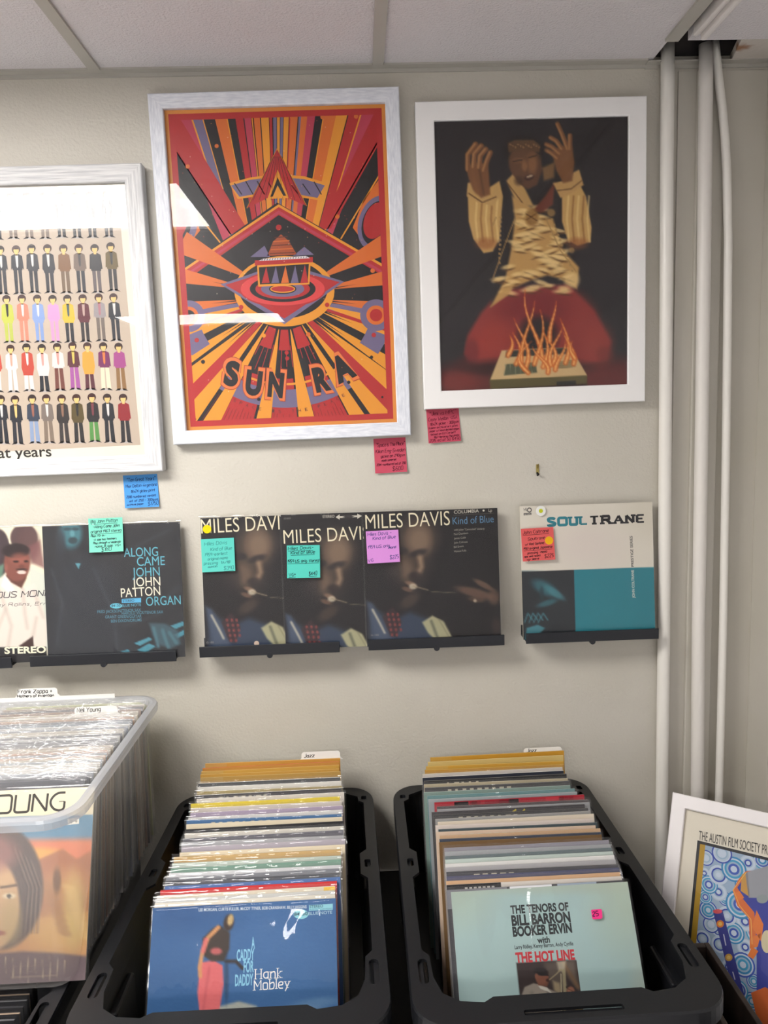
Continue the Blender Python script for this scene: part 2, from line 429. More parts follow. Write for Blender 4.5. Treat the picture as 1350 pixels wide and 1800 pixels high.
# ================================================================== ROOM SHELL
ZC = 2.385
bm = new(); box(bm, (-3.4, 0, 0), (2.6, .12, 2.9)); structure('wall_back', bm, 'wall_paint')
bm = new(); box(bm, (-3.52, -6.2, 0), (-3.4, .12, 2.9)); structure('wall_left', bm, 'room_paint')
bm = new(); box(bm, (1.9, -6.2, 0), (2.02, .12, 2.9)); structure('wall_right', bm, 'room_paint')  # unseen side wall, set close in to bounce light onto the right end
bm = new(); box(bm, (-3.52, -6.32, 0), (2.72, -6.2, 2.9)); structure('wall_front', bm, 'room_paint')
bm = new(); box(bm, (-3.52, -6.32, -.1), (2.72, .12, 0)); structure('floor', bm, 'floor_vinyl')
bm = new(); box(bm, (.937, -.10, 0), (2.6, 0, 2.36)); structure('wall_return', bm, 'wall_paint_smooth')
# ceiling: main field, the lower right panel, the patched corner by the pipes, and the dark void above
LX0, LX1 = -1.752, -.532
LIGHTS = [(-.80, -1.42), (-3.74, -4.38)]
bm = new()
xs = [-3.4, LX0, LX1, .672]; ys = [-6.2, -4.38, -3.74, -1.42, -.80, 0]
for i in range(3):
    for j in range(5):
        if i == 1 and j in (1, 3): continue
        box(bm, (xs[i], ys[j], ZC), (xs[i+1], ys[j+1], ZC+.02))
structure('ceiling', bm, 'ceiling_tile')
bm = new(); box(bm, (.708, -6.2, ZC-.006), (2.6, -.112, ZC+.014))
structure('ceiling', bm, 'ceiling_tile')
bm = new()
P = [(.822, -.112), (2.6, -.112), (2.6, 0), (.852, 0)]
lo = [bm.verts.new((x, y, ZC-.004)) for x, y in P]; hi = [bm.verts.new((x, y, ZC+.014)) for x, y in P]
bm.faces.new(lo); bm.faces.new(hi)
for i in range(4): bm.faces.new((lo[i], lo[(i+1) % 4], hi[(i+1) % 4], hi[i]))
structure('ceiling', bm, 'old_plaster')
bm = new()
box(bm, (.55, -6.2, 2.75), (1.2, 0, 2.77)); box(bm, (.55, -6.2, ZC+.02), (.57, 0, 2.75)); box(bm, (1.18, -6.2, ZC+.02), (1.2, 0, 2.75)); box(bm, (.57, -.006, ZC+.012), (1.18, -.001, 2.75))
structure('ceiling_void', bm, 'dark_void')
tn = 0
for x0, x1, y0, y1 in ((-.556, -.532, -6.2, -.022), (.054, .078, -6.2, -.022), (.662, .690, -6.2, -.107), (-1.776, -1.752, -6.2, -.022), (-2.4, -2.376, -6.2, -.022)):
    tn += 1; bm = new(); box(bm, (x0, y0, ZC-.006), (x1, y1, ZC+.004)); box(bm, ((x0+x1)/2-.002, y0, ZC), ((x0+x1)/2+.002, y1, ZC+.05)); structure('trim_%d' % tn, bm, 'ceiling_metal')
for x0, x1, z0, z1 in ((-3.4, .66, ZC-.012, ZC+.002), (.66, 2.6, ZC-.014, ZC-.004)):
    tn += 1; bm = new(); box(bm, (x0, -.022, z0+.008), (x1, 0, z1)); box(bm, (x0, -.004, z0), (x1, 0, z0+.008)); structure('trim_%d' % tn, bm, 'ceiling_metal')
for yy in (-.788, -1.432, -3.728, -4.392):
    tn += 1; bm = new(); box(bm, (-3.4, yy-.012, ZC-.006), (.06, yy+.012, ZC+.003)); structure('trim_%d' % tn, bm, 'ceiling_metal')
tn += 1; bm = new(); box(bm, (.704, -6.2, ZC-.014), (.713, -.146, ZC+.01), .002); box(bm, (.713, -6.2, ZC-.008), (.722, -.140, ZC+.01), .001); box(bm, (.722, -6.2, ZC-.020), (.735, -.138, ZC+.01), .004)
structure('trim_%d' % tn, bm, 'white_moulding')
# board strip on the wall behind the pipes
tn += 1; bm = new(); box(bm, (.776, -.012, 0), (.838, 0, ZC-.02), .002); structure('trim_%d' % tn, bm, 'wall_paint_smooth')
tn += 1; bm = new(); box(bm, (.735, -.004, 0), (.776, 0, ZC-.02), .0005); box(bm, (.838, -.004, 0), (.937, 0, ZC-.02), .0005); structure('trim_%d' % tn, bm, 'wall_paint_smooth')
tn += 1; bm = new(); box(bm, (-3.4, -.014, 0), (.93, 0, .1), .003); structure('baseboard_back', bm, 'white_moulding')

# ------------------------------------------------------------------ ceiling lamps (recessed panels)
me_ = base_mat('lamp_diffuser', (250, 250, 250), .6)
b_ = me_.node_tree.nodes['Principled BSDF']; b_.inputs['Emission Color'].default_value = (1, .975, .945, 1); b_.inputs['Emission Strength'].default_value = PANEL_POWER
noise_bump(me_, 400, .05, .0005)
for (y1, y0), lab in zip(LIGHTS, ('white recessed ceiling light panel nearest the poster wall', 'white recessed ceiling light panel farther back in the room')):
    M = Matrix.Translation(((LX0+LX1)/2, (y0+y1)/2, ZC))
    t = thing('ceiling_light', lab, 'light', M, 'recessed ceiling lights')
    hx, hy = (LX1-LX0)/2, (y1-y0)/2
    bm = new()
    for a, b in (((-hx, -hy), (hx, -hy+.02)), ((-hx, hy-.02), (hx, hy)), ((-hx, -hy+.02), (-hx+.02, hy-.02)), ((hx-.02, -hy+.02), (hx, hy-.02))):
        box(bm, (a[0], a[1], .002), (b[0], b[1], .06))
    bm_obj('frame', bm, 'white_moulding', t)
    bm = new(); box(bm, (-hx+.02, -hy+.02, .012), (hx-.02, hy-.02, .018)); bm_obj('diffuser', bm, 'lamp_diffuser', t)

# ================================================================== PIPES
def pipe(label, pts, r, material, collar=None):
    bm = new(); base = Vector(pts[0])
    tube(bm, [Vector(p)-base for p in pts], r, 24)
    M = Matrix.Translation(base)
    t = thing('wall_pipe', label, 'pipe', M, 'painted pipes by the corner')
    bm_obj('pipe_run', bm, material, t, smooth=True)
    if collar:
        bm = new()
        for z in collar:
            i = min(range(len(pts)), key=lambda k: abs(pts[k][2]-z)); p = Vector(pts[i])-base
            box(bm, (p.x-r-.006, -base.y-.012+base.y*0, z-base.z-.008), (p.x+r+.006, -base.y-.0005, z-base.z+.008), .002)
        bm_obj('pipe_clip', bm, material, t)
def xs_line(x0, x1, y, r, z0=0.02, z1=2.45, n=14):
    return [(x0+(x1-x0)*k/n, y, z0+(z1-z0)*k/n) for k in range(n+1)]
def px_run(rows, y, ybend=0):
    P = [on_y(px, py, y) for px, py in rows]
    d = (P[-2]-P[-1])/max(1e-6, P[-2].z-P[-1].z)
    P.append(P[-1]-d*(P[-1].z-.02))
    return [tuple(p) for p in P]
pipe('white painted pipe at the left, nearest the teal and cream album', px_run([(1173.5, 71), (1173.4, 150), (1172, 300), (1171.5, 450), (1169.5, 750), (1167, 1100), (1163.5, 1400)], -.019), .0146, 'pipe_paint')
pipe('white painted pipe in the middle, in front of the wall board strip', px_run([(1241, 78), (1240.3, 150), (1239, 300), (1237.5, 450), (1233.5, 750), (1227.6, 1100), (1225.6, 1400)], -.030), .0150, 'pipe_paint_worn')
pipe('thin white painted pipe bending left at its top, nearest the right corner', px_run([(1256.5, 73), (1259, 100), (1264.5, 150), (1269.6, 190), (1274, 240), (1277.6, 300), (1280, 420), (1278.5, 600), (1276, 800), (1271, 1100), (1263.8, 1400)], -.026), .0093, 'pipe_paint')

# ================================================================== FRAMED POSTERS
def framed(name, label, M, w, h, fw, depth, material, art_fn, reveal=.006, printmat='print_gloss', mat_w=0, lean=False):
    """frame in a local frame: x centred, z from the bottom edge up, front of the frame at y=-depth, back at y=0"""
    t = thing(name, label, 'poster', M, 'framed posters')
    me = bpy.data.meshes.new('frame'); V = []; Fc = []; UV = []
    prof = [(0, 0), (0, -depth+.002), (.002, -depth), (fw-.002, -depth), (fw, -depth+.002), (fw, -.004)]
    corners = [(-w/2, 0, 1, 1), (w/2, 0, -1, 1), (w/2, h, -1, -1), (-w/2, h, 1, -1)]
    n = len(prof)
    for k in range(4):
        a, b = corners[k], corners[(k+1) % 4]; base = len(V)
        for c in (a, b):
            for d, y in prof: V.append((c[0]+c[2]*d, y, c[1]+c[3]*d))
        L = w if k % 2 == 0 else h
        for i in range(n-1):
            Fc.append((base+i, base+n+i, base+n+i+1, base+i+1))
            l0, l1 = prof[i][0], prof[i+1][0]; o = k*3.7
            UV += [(o+l0, l0), (o+L-l0, l0), (o+L-l1, l1), (o+l1, l1)]
    me.from_pydata(V, [], Fc); uv = me.uv_layers.new(name='UV')
    uv.data.foreach_set('uv', np.array(UV, np.float32).ravel())
    link('frame', me, t, None, material)
    iw, ih = w-2*fw, h-2*fw
    bm = new(); box(bm, (-iw/2-.004, -.005, fw-.004), (iw/2+.004, -.001, h-fw+.004)); bm_obj('backing', bm, 'backing_board', t)
    yp = -depth+reveal+.004
    A = Art(M @ Matrix.Translation((0, yp, 0))); A.slab(-iw/2, fw, iw/2, h-fw, .0008, (240, 238, 230), (240, 238, 230))
    A.dim = (iw, ih, fw, h); A.clip = (-iw/2, iw/2, fw, h-fw); A.up()
    art_fn(A)
    o = A.build('poster_print', t, printmat); o.location = (0, yp, 0)
    bm = new(); box(bm, (-iw/2, -depth+reveal-.0005, fw), (iw/2, -depth+reveal+.0005, h-fw))
    bm_obj('glass', bm, 'picture_glass', t)
    return t

# ---- poster of rows of little standing figures (far left)
SKIN = (232, 190, 120)
def fig(A, x, top, feet, coat, legs, hair=(38, 28, 24), shirt=None, long=.56, wide=.66, flare=0):
    """generic paper-doll figure; x, top, feet in photo pixels"""
    H = feet-top; lean_ = .075
    def q(dx, f): return (x+dx*H*wide+lean_*(f*H-H/2), top+f*H)
    sh = (150, 142, 140)
    A.poly([q(-.22, .985), q(0, .955), q(.22, .985), q(0, 1.0)], (176, 168, 165))
    A.up(); 
    A.poly([q(-.13, long-.02), q(-.015, long-.02), q(-.025, .97), q(-.12-flare, .97)], legs); A.poly([q(.015, long-.02), q(.13, long-.02), q(.13+flare, .97), q(.03, .97)], legs)
    A.poly([q(-.11, .95), q(-.03, .95), q(-.05, .985), q(-.21, 1.0)], (34, 30, 32)); A.poly([q(.03, .95), q(.11, .95), q(.21, 1.0), q(.05, .985)], (34, 30, 32))
    A.up(); A.poly([q(-.06, .17), q(.06, .17), q(.17, .21), q(.2, .5), q(.16, long-.04), q(.15, long), q(-.15, long), q(-.16, long-.04), q(-.2, .5), q(-.17, .21)], coat)
    A.up()
    if shirt: A.poly([q(-.045, .18), q(.045, .18), q(.03, .42), q(0, .46), q(-.03, .42)], shirt)
    A.poly([q(-.05, .12), q(.05, .12), q(.04, .2), q(-.04, .2)], SKIN)
    A.up(); A.ell(*q(0, .075), .088*H, .085*H, hair, 14)
    A.up(); A.ell(*q(0, .1), .056*H, .062*H, SKIN, 12); A.up(); A.poly([q(-.07, .03), q(.07, .03), q(.065, .075), q(-.065, .075)], hair)
    A.k -= 6
def art_figures(A):
    iw, ih, fw, h = A.dim
    A.rect(-iw/2, fw, iw/2, h-fw, (226, 221, 204)); A.up()
    A.poly([(-150, 329), (206, 329), (247, 782), (-115, 800)], (190, 173, 155)); A.up()
    r = random.Random(3)
    K = (36, 38, 46); W = (214, 210, 206)
    rows = [
     (335, 418, [21, 49, 77, 106, 133, 160, 189], [((170, 158, 150), (120, 105, 95), W)]*3+[(K, K, W), ((44, 42, 50), K, None), (K, K, None), (K, K, W)]),
     (428, 514, [3, 31, 58, 86, 114, 141, 169, 197], [(K, K, W)]*4+[((122, 84, 50), (110, 88, 66), None), ((112, 94, 82), K, (60, 56, 58)), ((40, 38, 42), (92, 82, 84), None), ((98, 80, 36), (40, 38, 40), (30, 28, 30))]),
     (516, 600, [14, 41, 68, 95, 121, 148, 176, 202], [((186, 190, 74), (178, 186, 80), (40, 36, 36)), ((226, 128, 104), (222, 132, 108), W), ((132, 156, 204), (130, 154, 202), W), ((214, 150, 196), (210, 150, 192), None), ((214, 178, 52), K, (60, 84, 92)), ((92, 32, 44), (46, 40, 42), (190, 160, 150)), ((150, 142, 144), (112, 100, 92), (170, 110, 120)), (K, K, W)]),
     (602, 686, [21, 49, 76, 103, 130, 156, 184, 211], [(W, W, (216, 160, 140)), ((186, 70, 54), W, W), (W, K, (216, 150, 140)), (W, (110, 60, 50), (216, 150, 140)), ((86, 40, 48), (160, 86, 152), (206, 186, 90)), ((232, 156, 58), (88, 40, 50), None), ((112, 38, 88), (226, 214, 186), (210, 120, 60)), ((160, 70, 132), (140, 104, 64), None)]),
     (692, 778, [4, 29, 59, 84, 111, 137, 164, 191, 219], [(K, K, W), (K, K, SKIN), ((54, 62, 78), (136, 154, 184), (150, 96, 80)), ((120, 108, 100), (128, 112, 98), W), ((50, 44, 44), (56, 50, 50), (140, 104, 84)), ((88, 74, 40), (42, 40, 40), (36, 34, 34)), ((38, 36, 38), (84, 140, 70), (120, 60, 66)), ((34, 36, 42), (34, 36, 42), W), ((142, 36, 42), (40, 38, 42), None)])]
    for ri, (tp, ft, xs, cs) in enumerate(rows):
        for i, x in enumerate(xs):
            c = cs[i]; dy = (x-190)*-.02 + r.uniform(-1.5, 1.5)
            fig(A, x, tp+dy, ft+dy, c[0], c[1], (40+r.randint(0, 20), 26, 22), c[2], r.choice((.5, .54, .58)) if ri != 3 else r.choice((.52, .66)), .66, .03 if ri > 2 else 0)
        x = xs[0]-28
        while x > -125:
            dy = (x-190)*-.02; c = r.choice(cs); fig(A, x, tp+dy, ft+dy, c[0], c[1], (40, 28, 24), c[2]); x -= 28
    A.up(8); A.text('ten great years', (-92, 808), (91, 802), 18, (40, 36, 34), .014)

# ---- sunburst poster (middle): a plain retro sunburst in the same colours, with its lettering
def art_sunburst(A):
    iw, ih, fw, h = A.dim
    RED, ORG, YEL, PNK, VIO, BLK = (184, 42, 44), (220, 112, 44), (234, 154, 46), (192, 62, 86), (116, 105, 138), (30, 27, 30)
    A.rect(-iw/2, fw, iw/2, h-fw, (226, 146, 64)); A.up()
    full = A.clip
    i1 = .008; A.rect(-iw/2+i1, fw+i1, iw/2-i1, h-fw-i1, (188, 46, 48)); A.up()
    i2 = .021; A.clip = (-iw/2+i2, iw/2-i2, fw+i2, h-fw-i2); A.rect(-iw/2, fw, iw/2, h-fw, BLK); A.up()
    r = random.Random(5)
    # upper fan of bands, from the top edge down to the chevron
    fan = [(292, 190, 322, 318, RED), (300, 190, 345, 318, RED), (304, 190, 332, 190, PNK), (332, 190, 335, 190, YEL), (335, 190, 352, 190, VIO), (352, 190, 354, 190, YEL), (375, 190, 396, 190, ORG),
           (396, 190, 398, 190, YEL), (412, 190, 426, 190, RED), (428, 190, 440, 190, PNK), (441, 190, 443, 190, YEL), (445, 190, 456, 190, ORG), (458, 190, 472, 190, YEL), (473, 190, 478, 190, RED),
           (480, 190, 486, 190, VIO), (487, 190, 492, 190, YEL), (493, 190, 498, 190, VIO), (499, 190, 508, 190, YEL), (509, 190, 511, 190, RED), (511, 190, 524, 190, ORG), (526, 190, 530, 190, VIO), (530, 190, 541, 190, ORG),
           (541, 190, 555, 190, PNK), (569, 190, 571, 190, YEL), (571, 190, 592, 190, ORG), (592, 190, 612, 190, YEL), (614, 190, 634, 190, RED), (634, 190, 637, 190, YEL), (637, 190, 664, 190, PNK)]
    apex = (489, 660)
    def down(x, y=430):      # follow a band from the top edge towards the common apex
        t = (y-190)/(apex[1]-190); return (x+(apex[0]-x)*t, y)
    for x0, _, x1, _, c in fan[2:]:
        x0 += (x0-489)*.04; x1 += (x1-489)*.04
        A.poly([(x0, 178), (x1, 178), down(x1), down(x0)], c)
    A.up()
    A.poly([(288, 186), (303, 186), (436, 405), (404, 412), (292, 242)], RED); A.poly([(667, 180), (679, 180), (679, 230), (582, 402), (560, 402)], RED)
    for a, b in (((292, 240), (424, 440)), ((300, 318), (398, 440)), ((674, 232), (560, 430)), ((674, 296), (596, 425))):
        A.stroke([a, b], 2.6, VIO if a[1] < 260 else YEL)
    A.poly([(296, 322), (330, 362), (352, 405), (330, 432), (298, 440)], ORG); A.poly([(678, 300), (640, 350), (620, 400), (650, 440), (684, 430)], ORG); A.up()
    for cx, cy, s in ((312, 398, 1), (664, 392, 1)):
        A.ell(cx, cy, 34, 50, VIO, 28, .3); A.up(); A.ell(cx-2, cy, 25, 40, BLK, 28, .3); A.up(); A.ell(cx-4, cy-4, 20, 33, RED, 28, .3); A.up()
    # arc of grey panels behind a red peak
    A.poly([(403, 322), (440, 312), (487, 306), (535, 310), (575, 322), (560, 352), (487, 340), (418, 350)], YEL); A.up()
    A.poly([(406, 326), (440, 316), (487, 311), (535, 315), (571, 326), (558, 348), (487, 335), (421, 346)], VIO); A.up()
    for k in range(8):
        x = 412+k*20; A.stroke([(x, 322-4*math.sin(k)), (x+13, 342)], 2, BLK)
    A.poly([(487, 262), (539, 362), (487, 340), (434, 366)], RED); A.stroke([(434, 366), (487, 262), (539, 362)], 1.6, YEL); A.up()
    for k in range(-4, 5): A.stroke([(487+k*2, 275), (487+k*10.5, 352)], .8, BLK)
    A.poly([(488, 298), (508, 348), (470, 350)], YEL); A.up(); A.poly([(488, 312), (503, 344), (475, 346)], BLK); A.up(); A.poly([(488, 326), (499, 346), (479, 347)], YEL); A.up()
    # chevron
    A.poly([(300, 488), (487, 356), (687, 470), (687, 500), (487, 384), (306, 512)], BLK); A.up()
    A.poly([(306, 486), (490, 360), (686, 474), (686, 492), (490, 378), (308, 506)], RED); A.up()
    A.poly([(306, 484), (490, 359), (686, 472), (686, 477), (490, 364), (306, 489)], YEL); A.poly([(308, 494), (490, 370), (686, 484), (686, 489), (490, 376), (308, 499)], PNK); A.up()
    A.poly([(306, 508), (490, 380), (686, 494), (686, 560), (306, 560)], BLK); A.up()
    # lower burst
    C = (500, 520)
    def ra(ang, dist): return (C[0]+dist*math.cos(math.radians(ang)), C[1]+dist*math.sin(math.radians(ang))*1.0)
    rays = [(4, 9, ORG), (-13, -7, ORG), (171, 176, ORG), (188, 194, ORG), (-31, -23, ORG), (203, 212, ORG), (13, 17, YEL), (163, 167, YEL), (20, 25, YEL), (155, 160, YEL),
            (31, 35, YEL), (145, 149, YEL), (37, 41.5, YEL), (137, 142, YEL), (49, 53, YEL), (126, 130, YEL), (57, 60.5, YEL), (118, 122, YEL), (77, 82.5, YEL), (97, 102, YEL)]
    for a0, a1, c in ((163, 171, VIO), (9, 17, VIO), (17, 20, RED), (160, 163, RED), (41, 49, RED), (130, 137, RED), (35, 37, BLK), (62, 76, RED), (104, 117, RED), (84, 96, RED)):
        A.poly([ra(a0, 60), ra(a0, 340), ra(a1, 340), ra(a1, 60)], c)
    A.up()
    for a0, a1, c in rays:
        e = 0 if 0 < a0 < 180 else 0
        L = 340 if (0 < a0 < 180) else 205
        A.poly([ra((a0+a1)/2-.6, 60), ra(a0-1.2, L), ra(a1+1.2, L), ra((a0+a1)/2+.6, 60)], c)
    A.up()
    for a0 in (-9, 6.5, 174, 191, 22, 158, 33.5, 147, 39.5, 139.5, 51, 128, 80, 100):
        A.poly([ra(a0-1.6, 62), ra(a0, 130), ra(a0+1.6, 62)], BLK)
    A.up()
    for x, y, rr, c in ((332, 556, 17, ORG), (661, 554, 17, ORG)):
        A.ell(x, y, 28, 28, VIO); A.up(); A.ell(x, y, rr, rr, c); A.up(); A.ell(x, y, 11, 11, RED if x > 500 else BLK); A.up()
    for k in range(14): # dark hatch of the lower fields
        pass
    # dark bowl with a lilac band at the foot
    arc = lambda R, a0, a1, n=18: [(C[0]+R*math.cos(math.radians(a0+(a1-a0)*i/n)), C[1]+R*.96*math.sin(math.radians(a0+(a1-a0)*i/n))) for i in range(n+1)]
    A.poly(arc(152, 60, 120)+list(reversed(arc(100, 60, 120))), BLK); A.up()
    A.poly(arc(205, 54, 124)+list(reversed(arc(172, 54, 124))), VIO)
    for s0, s1 in ((22, 33), (146, 157)): A.poly(arc(196, s0, s1)+list(reversed(arc(158, s0, s1))), VIO)
    A.poly(arc(164, 52, 128)+list(reversed(arc(160, 52, 128))), YEL); A.up()
    for k in range(46):
        a = 56+k*1.5; A.stroke([ra(a, 206+r.uniform(0, 14)), ra(a, 262)], .8, (120, 26, 30))
    for k in range(12):
        a = 64+k*4.8; A.stroke([ra(a, 88), ra(a, 120+r.uniform(-6, 30))], 1.2, RED)
    A.up()
    for a0, a1, c in rays[10:]:
        if a0 in (49, 126, 57, 118, 77, 97): A.poly([ra((a0+a1)/2-.7, 62), ra(a0-1, 262), ra(a1+1, 262), ra((a0+a1)/2+.7, 62)], c)
    A.up()
    # rings
    A.ell(500, 512, 88, 62, YEL, 40); A.up(); A.ell(498, 508, 78, 52, BLK, 40); A.up()
    A.poly([(388, 500), (497, 462), (605, 495), (500, 570)], VIO); A.up(); A.poly([(396, 501), (497, 470), (597, 496), (500, 560)], RED); A.up()
    for rx, ry, c in ((76, 32, RED), (74, 29, (222, 70, 70)), (58, 23, BLK), (48, 18, RED), (38, 14, VIO), (24, 9, BLK), (22, 7, YEL), (20, 5, RED)):
        A.ell(497, 508, rx, ry, c, 36); A.up()
    # instrument-like block on the rings (plain keyboard stand)
    A.poly([(452, 466), (546, 460), (544, 500), (454, 504)], YEL); A.up(); A.poly([(455, 470), (543, 464), (541, 497), (457, 500)], BLK); A.up()
    for k in range(5):
        x = 460+k*17; A.poly([(x, 498), (x+8, 469-k*.8), (x+14, 497)], (RED, VIO, ORG, VIO, RED)[k])
    A.poly([(448, 458), (550, 452), (550, 461), (448, 467)], RED); A.up(); A.poly([(462, 455), (538, 450), (545, 454), (455, 459)], (225, 218, 220)); A.up()
    for k in range(18): A.stroke([(462+k*4.5, 455.5-k*.27), (460+k*4.6, 458-k*.27)], 1.2, BLK)
    A.poly([(470, 450), (480, 425), (494, 412), (508, 424), (522, 448)], (168, 78, 40)); A.poly([(440, 452), (465, 432), (475, 452)], VIO); A.poly([(515, 450), (535, 434), (552, 448)], VIO); A.up()
    for k in range(5): A.stroke([(474+k*2, 446-k*7), (518-k*3, 444-k*7)], 1.6, ORG if k % 2 else (96, 40, 30))
    A.ell(490, 400, 5, 5, RED); A.up()
    for x, y, rr, c in ((381, 257, 3.6, ORG), (330, 293, 4, ORG), (567, 206, 4, ORG), (626, 205, 4, ORG), (593, 381, 4, ORG), (338, 486, 4, ORG), (655, 476, 4, ORG), (424, 540, 4, RED), (575, 536, 4, RED), (346, 598, 4, RED), (657, 589, 4, RED),
                        (464, 590, 3.6, YEL), (542, 588, 4, ORG), (504, 610, 3.6, RED), (504, 620, 3.6, RED), (505, 630, 3.6, RED), (343, 757-20, 2, BLK), (672, 698, 2, BLK), (357, 636, 3.6, BLK), (653, 628, 3, BLK), (455, 702, 3, BLK), (613, 672, 3, BLK)):
        A.ell(x, y, rr, rr, c, 14)
    for k in range(150):
        x, y = r.uniform(295, 690), r.uniform(200, 690); A.ell(x, y, .7, .7, r.choice(((240, 220, 190), (240, 170, 90), (210, 80, 70))), 5)
    A.up()
    for s, L, R, cap in (('S', (392, 673), (417, 678), 38), ('U', (430, 690), (458, 694), 38), ('N', (470, 694), (497, 697), 38), ('R', (556, 688), (583, 682), 38), ('A', (594, 673), (627, 657), 40)):
        A.text(s, (L[0]-5, L[1]+4), (R[0]+5, R[1]+4), cap+9, (170, 62, 40), .075); A.up(); A.text(s, (L[0]-4, L[1]+3), (R[0]+4, R[1]+3), cap+7, (232, 124, 66), .075); A.up(); A.text(s, L, R, cap, BLK, .06); A.up()
    import itertools
    tx = 'SPACE IS THE PLACE'; n = len(tx)
    for i, ch in enumerate(tx):
        if ch == ' ': continue
        a = 116-i*(116-60)/(n-1); p = ra(a, 206); q = (p[0]+4.5*math.sin(math.radians(a)), p[1]-4.5*math.cos(math.radians(a)))
        A.text(ch, p, q, 5.5, (96, 40, 44), 0)
    A.hand('41/200', (676, 741), (690, 740), 3, (90, 60, 30), .5)
    A.clip = full

# ---- dark painting-like poster (right): a generic kneeling performer with raised arms and a burning machine
def art_performer(A):
    iw, ih, fw, h = A.dim
    def fn(X, Y):
        B = Brush(X, Y, (42, 38, 40))
        B.poly([(768, 650), (860, 620), (1110, 630), (1110, 700), (760, 700)], (92, 34, 32), .9, 26)
        B.ell(850, 640, 40, 22, (66, 24, 24), .9, .6); B.ell(800, 672, 46, 16, (128, 48, 42), .7, .9); B.ell(1070, 668, 50, 22, (112, 40, 38), .6, .9)
        red = (142, 52, 48)
        B.poly([(880, 510), (1000, 500), (1045, 545), (1075, 600), (1068, 632), (1030, 640), (985, 640), (950, 560), (900, 640), (838, 640), (816, 622), (822, 590), (845, 550)], red, 1, 8)
        B.ell(1050, 605, 26, 34, (160, 66, 56), .6, .9); B.ell(1015, 545, 40, 26, (152, 58, 52), .6, .9, .8); B.ell(865, 595, 36, 30, (164, 60, 48), .6, .9, -.6); B.ell(942, 540, 60, 34, (118, 34, 40), .7, .8)
        B.ell(830, 618, 12, 22, (116, 40, 42), .8, .6); B.ell(946, 590, 34, 34, (36, 32, 34), .9, .5)
        B.ell(1062, 622, 14, 14, (120, 46, 40), .6, .7); B.ell(930, 645, 100, 16, (44, 22, 22), .7, .7)
        # torso and shirt
        B.poly([(872, 330), (905, 320), (985, 322), (1000, 360), (1010, 440), (1020, 480), (1012, 506), (985, 492), (960, 486), (900, 500), (862, 540), (870, 500), (888, 440), (882, 380)], (38, 33, 33), 1, 5)
        gold, hi, dk = (196, 152, 88), (240, 206, 140), (92, 58, 28)
        B.poly([(900, 345), (926, 358), (945, 378), (972, 385), (990, 440), (1018, 470), (1014, 508), (985, 490), (962, 484), (935, 492), (905, 505), (862, 540), (888, 490), (900, 430), (905, 385)], gold, 1, 5)
        r = random.Random(11)
        for k in range(60):
            t = k/59; y = 365+t*150; half = 26+t*44
            x = 948+r.uniform(-half, half)+(-12 if t > .7 else 0)
            w = r.uniform(9, 17)
            B.ell(x, y, w, r.uniform(2.6, 4.6), hi, .8, .9, r.uniform(-.35, .35)); B.ell(x+2, y+5, w*.9, 1.9, dk, .7, .9, r.uniform(-.4, .4))
        B.poly([(862, 540), (888, 505), (905, 498), (892, 520)], gold, .9, 4); B.ell(1005, 492, 14, 14, hi, .7, .6)
        B.poly([(890, 318), (902, 305), (922, 330), (938, 362), (925, 362), (905, 350)], (192, 152, 92), 1, 4); B.line([(892, 322), (918, 356)], 2, dk, .8)
        B.poly([(975, 320), (958, 345), (938, 368), (950, 375), (972, 360)], (112, 56, 40), 1, 4)
        B.ell(935, 382, 12, 16, (150, 108, 54), .9, .5); B.line([(925, 376), (944, 388)], 2, dk, .8); B.line([(926, 386), (942, 376)], 2, dk, .7)
        # raised sleeves and cuffs
        for P, dirx in (([(822, 340), (852, 335), (878, 318), (884, 345), (878, 420), (866, 442), (850, 445), (832, 420), (824, 390)], 1), ([(988, 340), (1018, 322), (1030, 345), (1040, 400), (1038, 425), (1015, 432), (998, 422), (988, 390)], -1)):
            B.poly(P, (206, 164, 98), 1, 3)
            cx = sum(p[0] for p in P)/len(P)
            for k in range(5):
                x = cx-18+k*9; B.line([(x+3, 345), (x, 385), (x+4, 425)], 3, (146, 98, 48) if k % 2 else (240, 208, 140), .8, 3)
            B.ell(cx, 428, 18, 10, (150, 84, 40), .6, .8)
        B.poly([(822, 322), (832, 318), (862, 345), (874, 325), (880, 345), (866, 362), (840, 356), (820, 345)], (200, 160, 98), 1, 3); B.line([(824, 340), (848, 356), (872, 346)], 2.5, dk, .8)
        B.poly([(972, 322), (990, 318), (1010, 302), (1018, 298), (1026, 325), (1005, 340), (985, 348)], (198, 156, 96), 1, 3); B.line([(980, 335), (1004, 332), (1022, 318)], 2.5, dk, .7)
        # hands, held up
        sk, sl, sd = (128, 84, 50), (200, 146, 92), (62, 38, 24)
        B.poly([(820, 298), (830, 285), (858, 288), (860, 310), (862, 342), (846, 348), (832, 335), (824, 315)], sk, 1, 4)
        for P in ([(822, 298), (822, 272), (836, 253)], [(832, 294), (834, 270), (846, 256)], [(842, 295), (844, 274), (854, 262)], [(850, 300), (856, 282), (862, 268)]):
            B.line(P, 9, sk, 1, 2); B.line([(p[0]-1.5, p[1]) for p in P], 3, sl, .8, 3)
        B.line([(830, 300), (838, 338)], 5, (140, 94, 56), .6, 6); B.line([(843, 298), (850, 340)], 3, sd, .5, 5)
        B.poly([(970, 268), (985, 256), (1006, 258), (1010, 285), (1006, 318), (990, 322), (978, 300)], sk, 1, 4)
        for P in ([(998, 262), (988, 236), (980, 218)], [(988, 262), (978, 248), (968, 242)], [(984, 270), (970, 258), (960, 254)], [(980, 278), (968, 268), (960, 264)], [(1002, 262), (1002, 238)]):
            B.line(P, 8, sk, 1, 2); B.line([(p[0]-1.5, p[1]) for p in P], 3, sl, .7, 3)
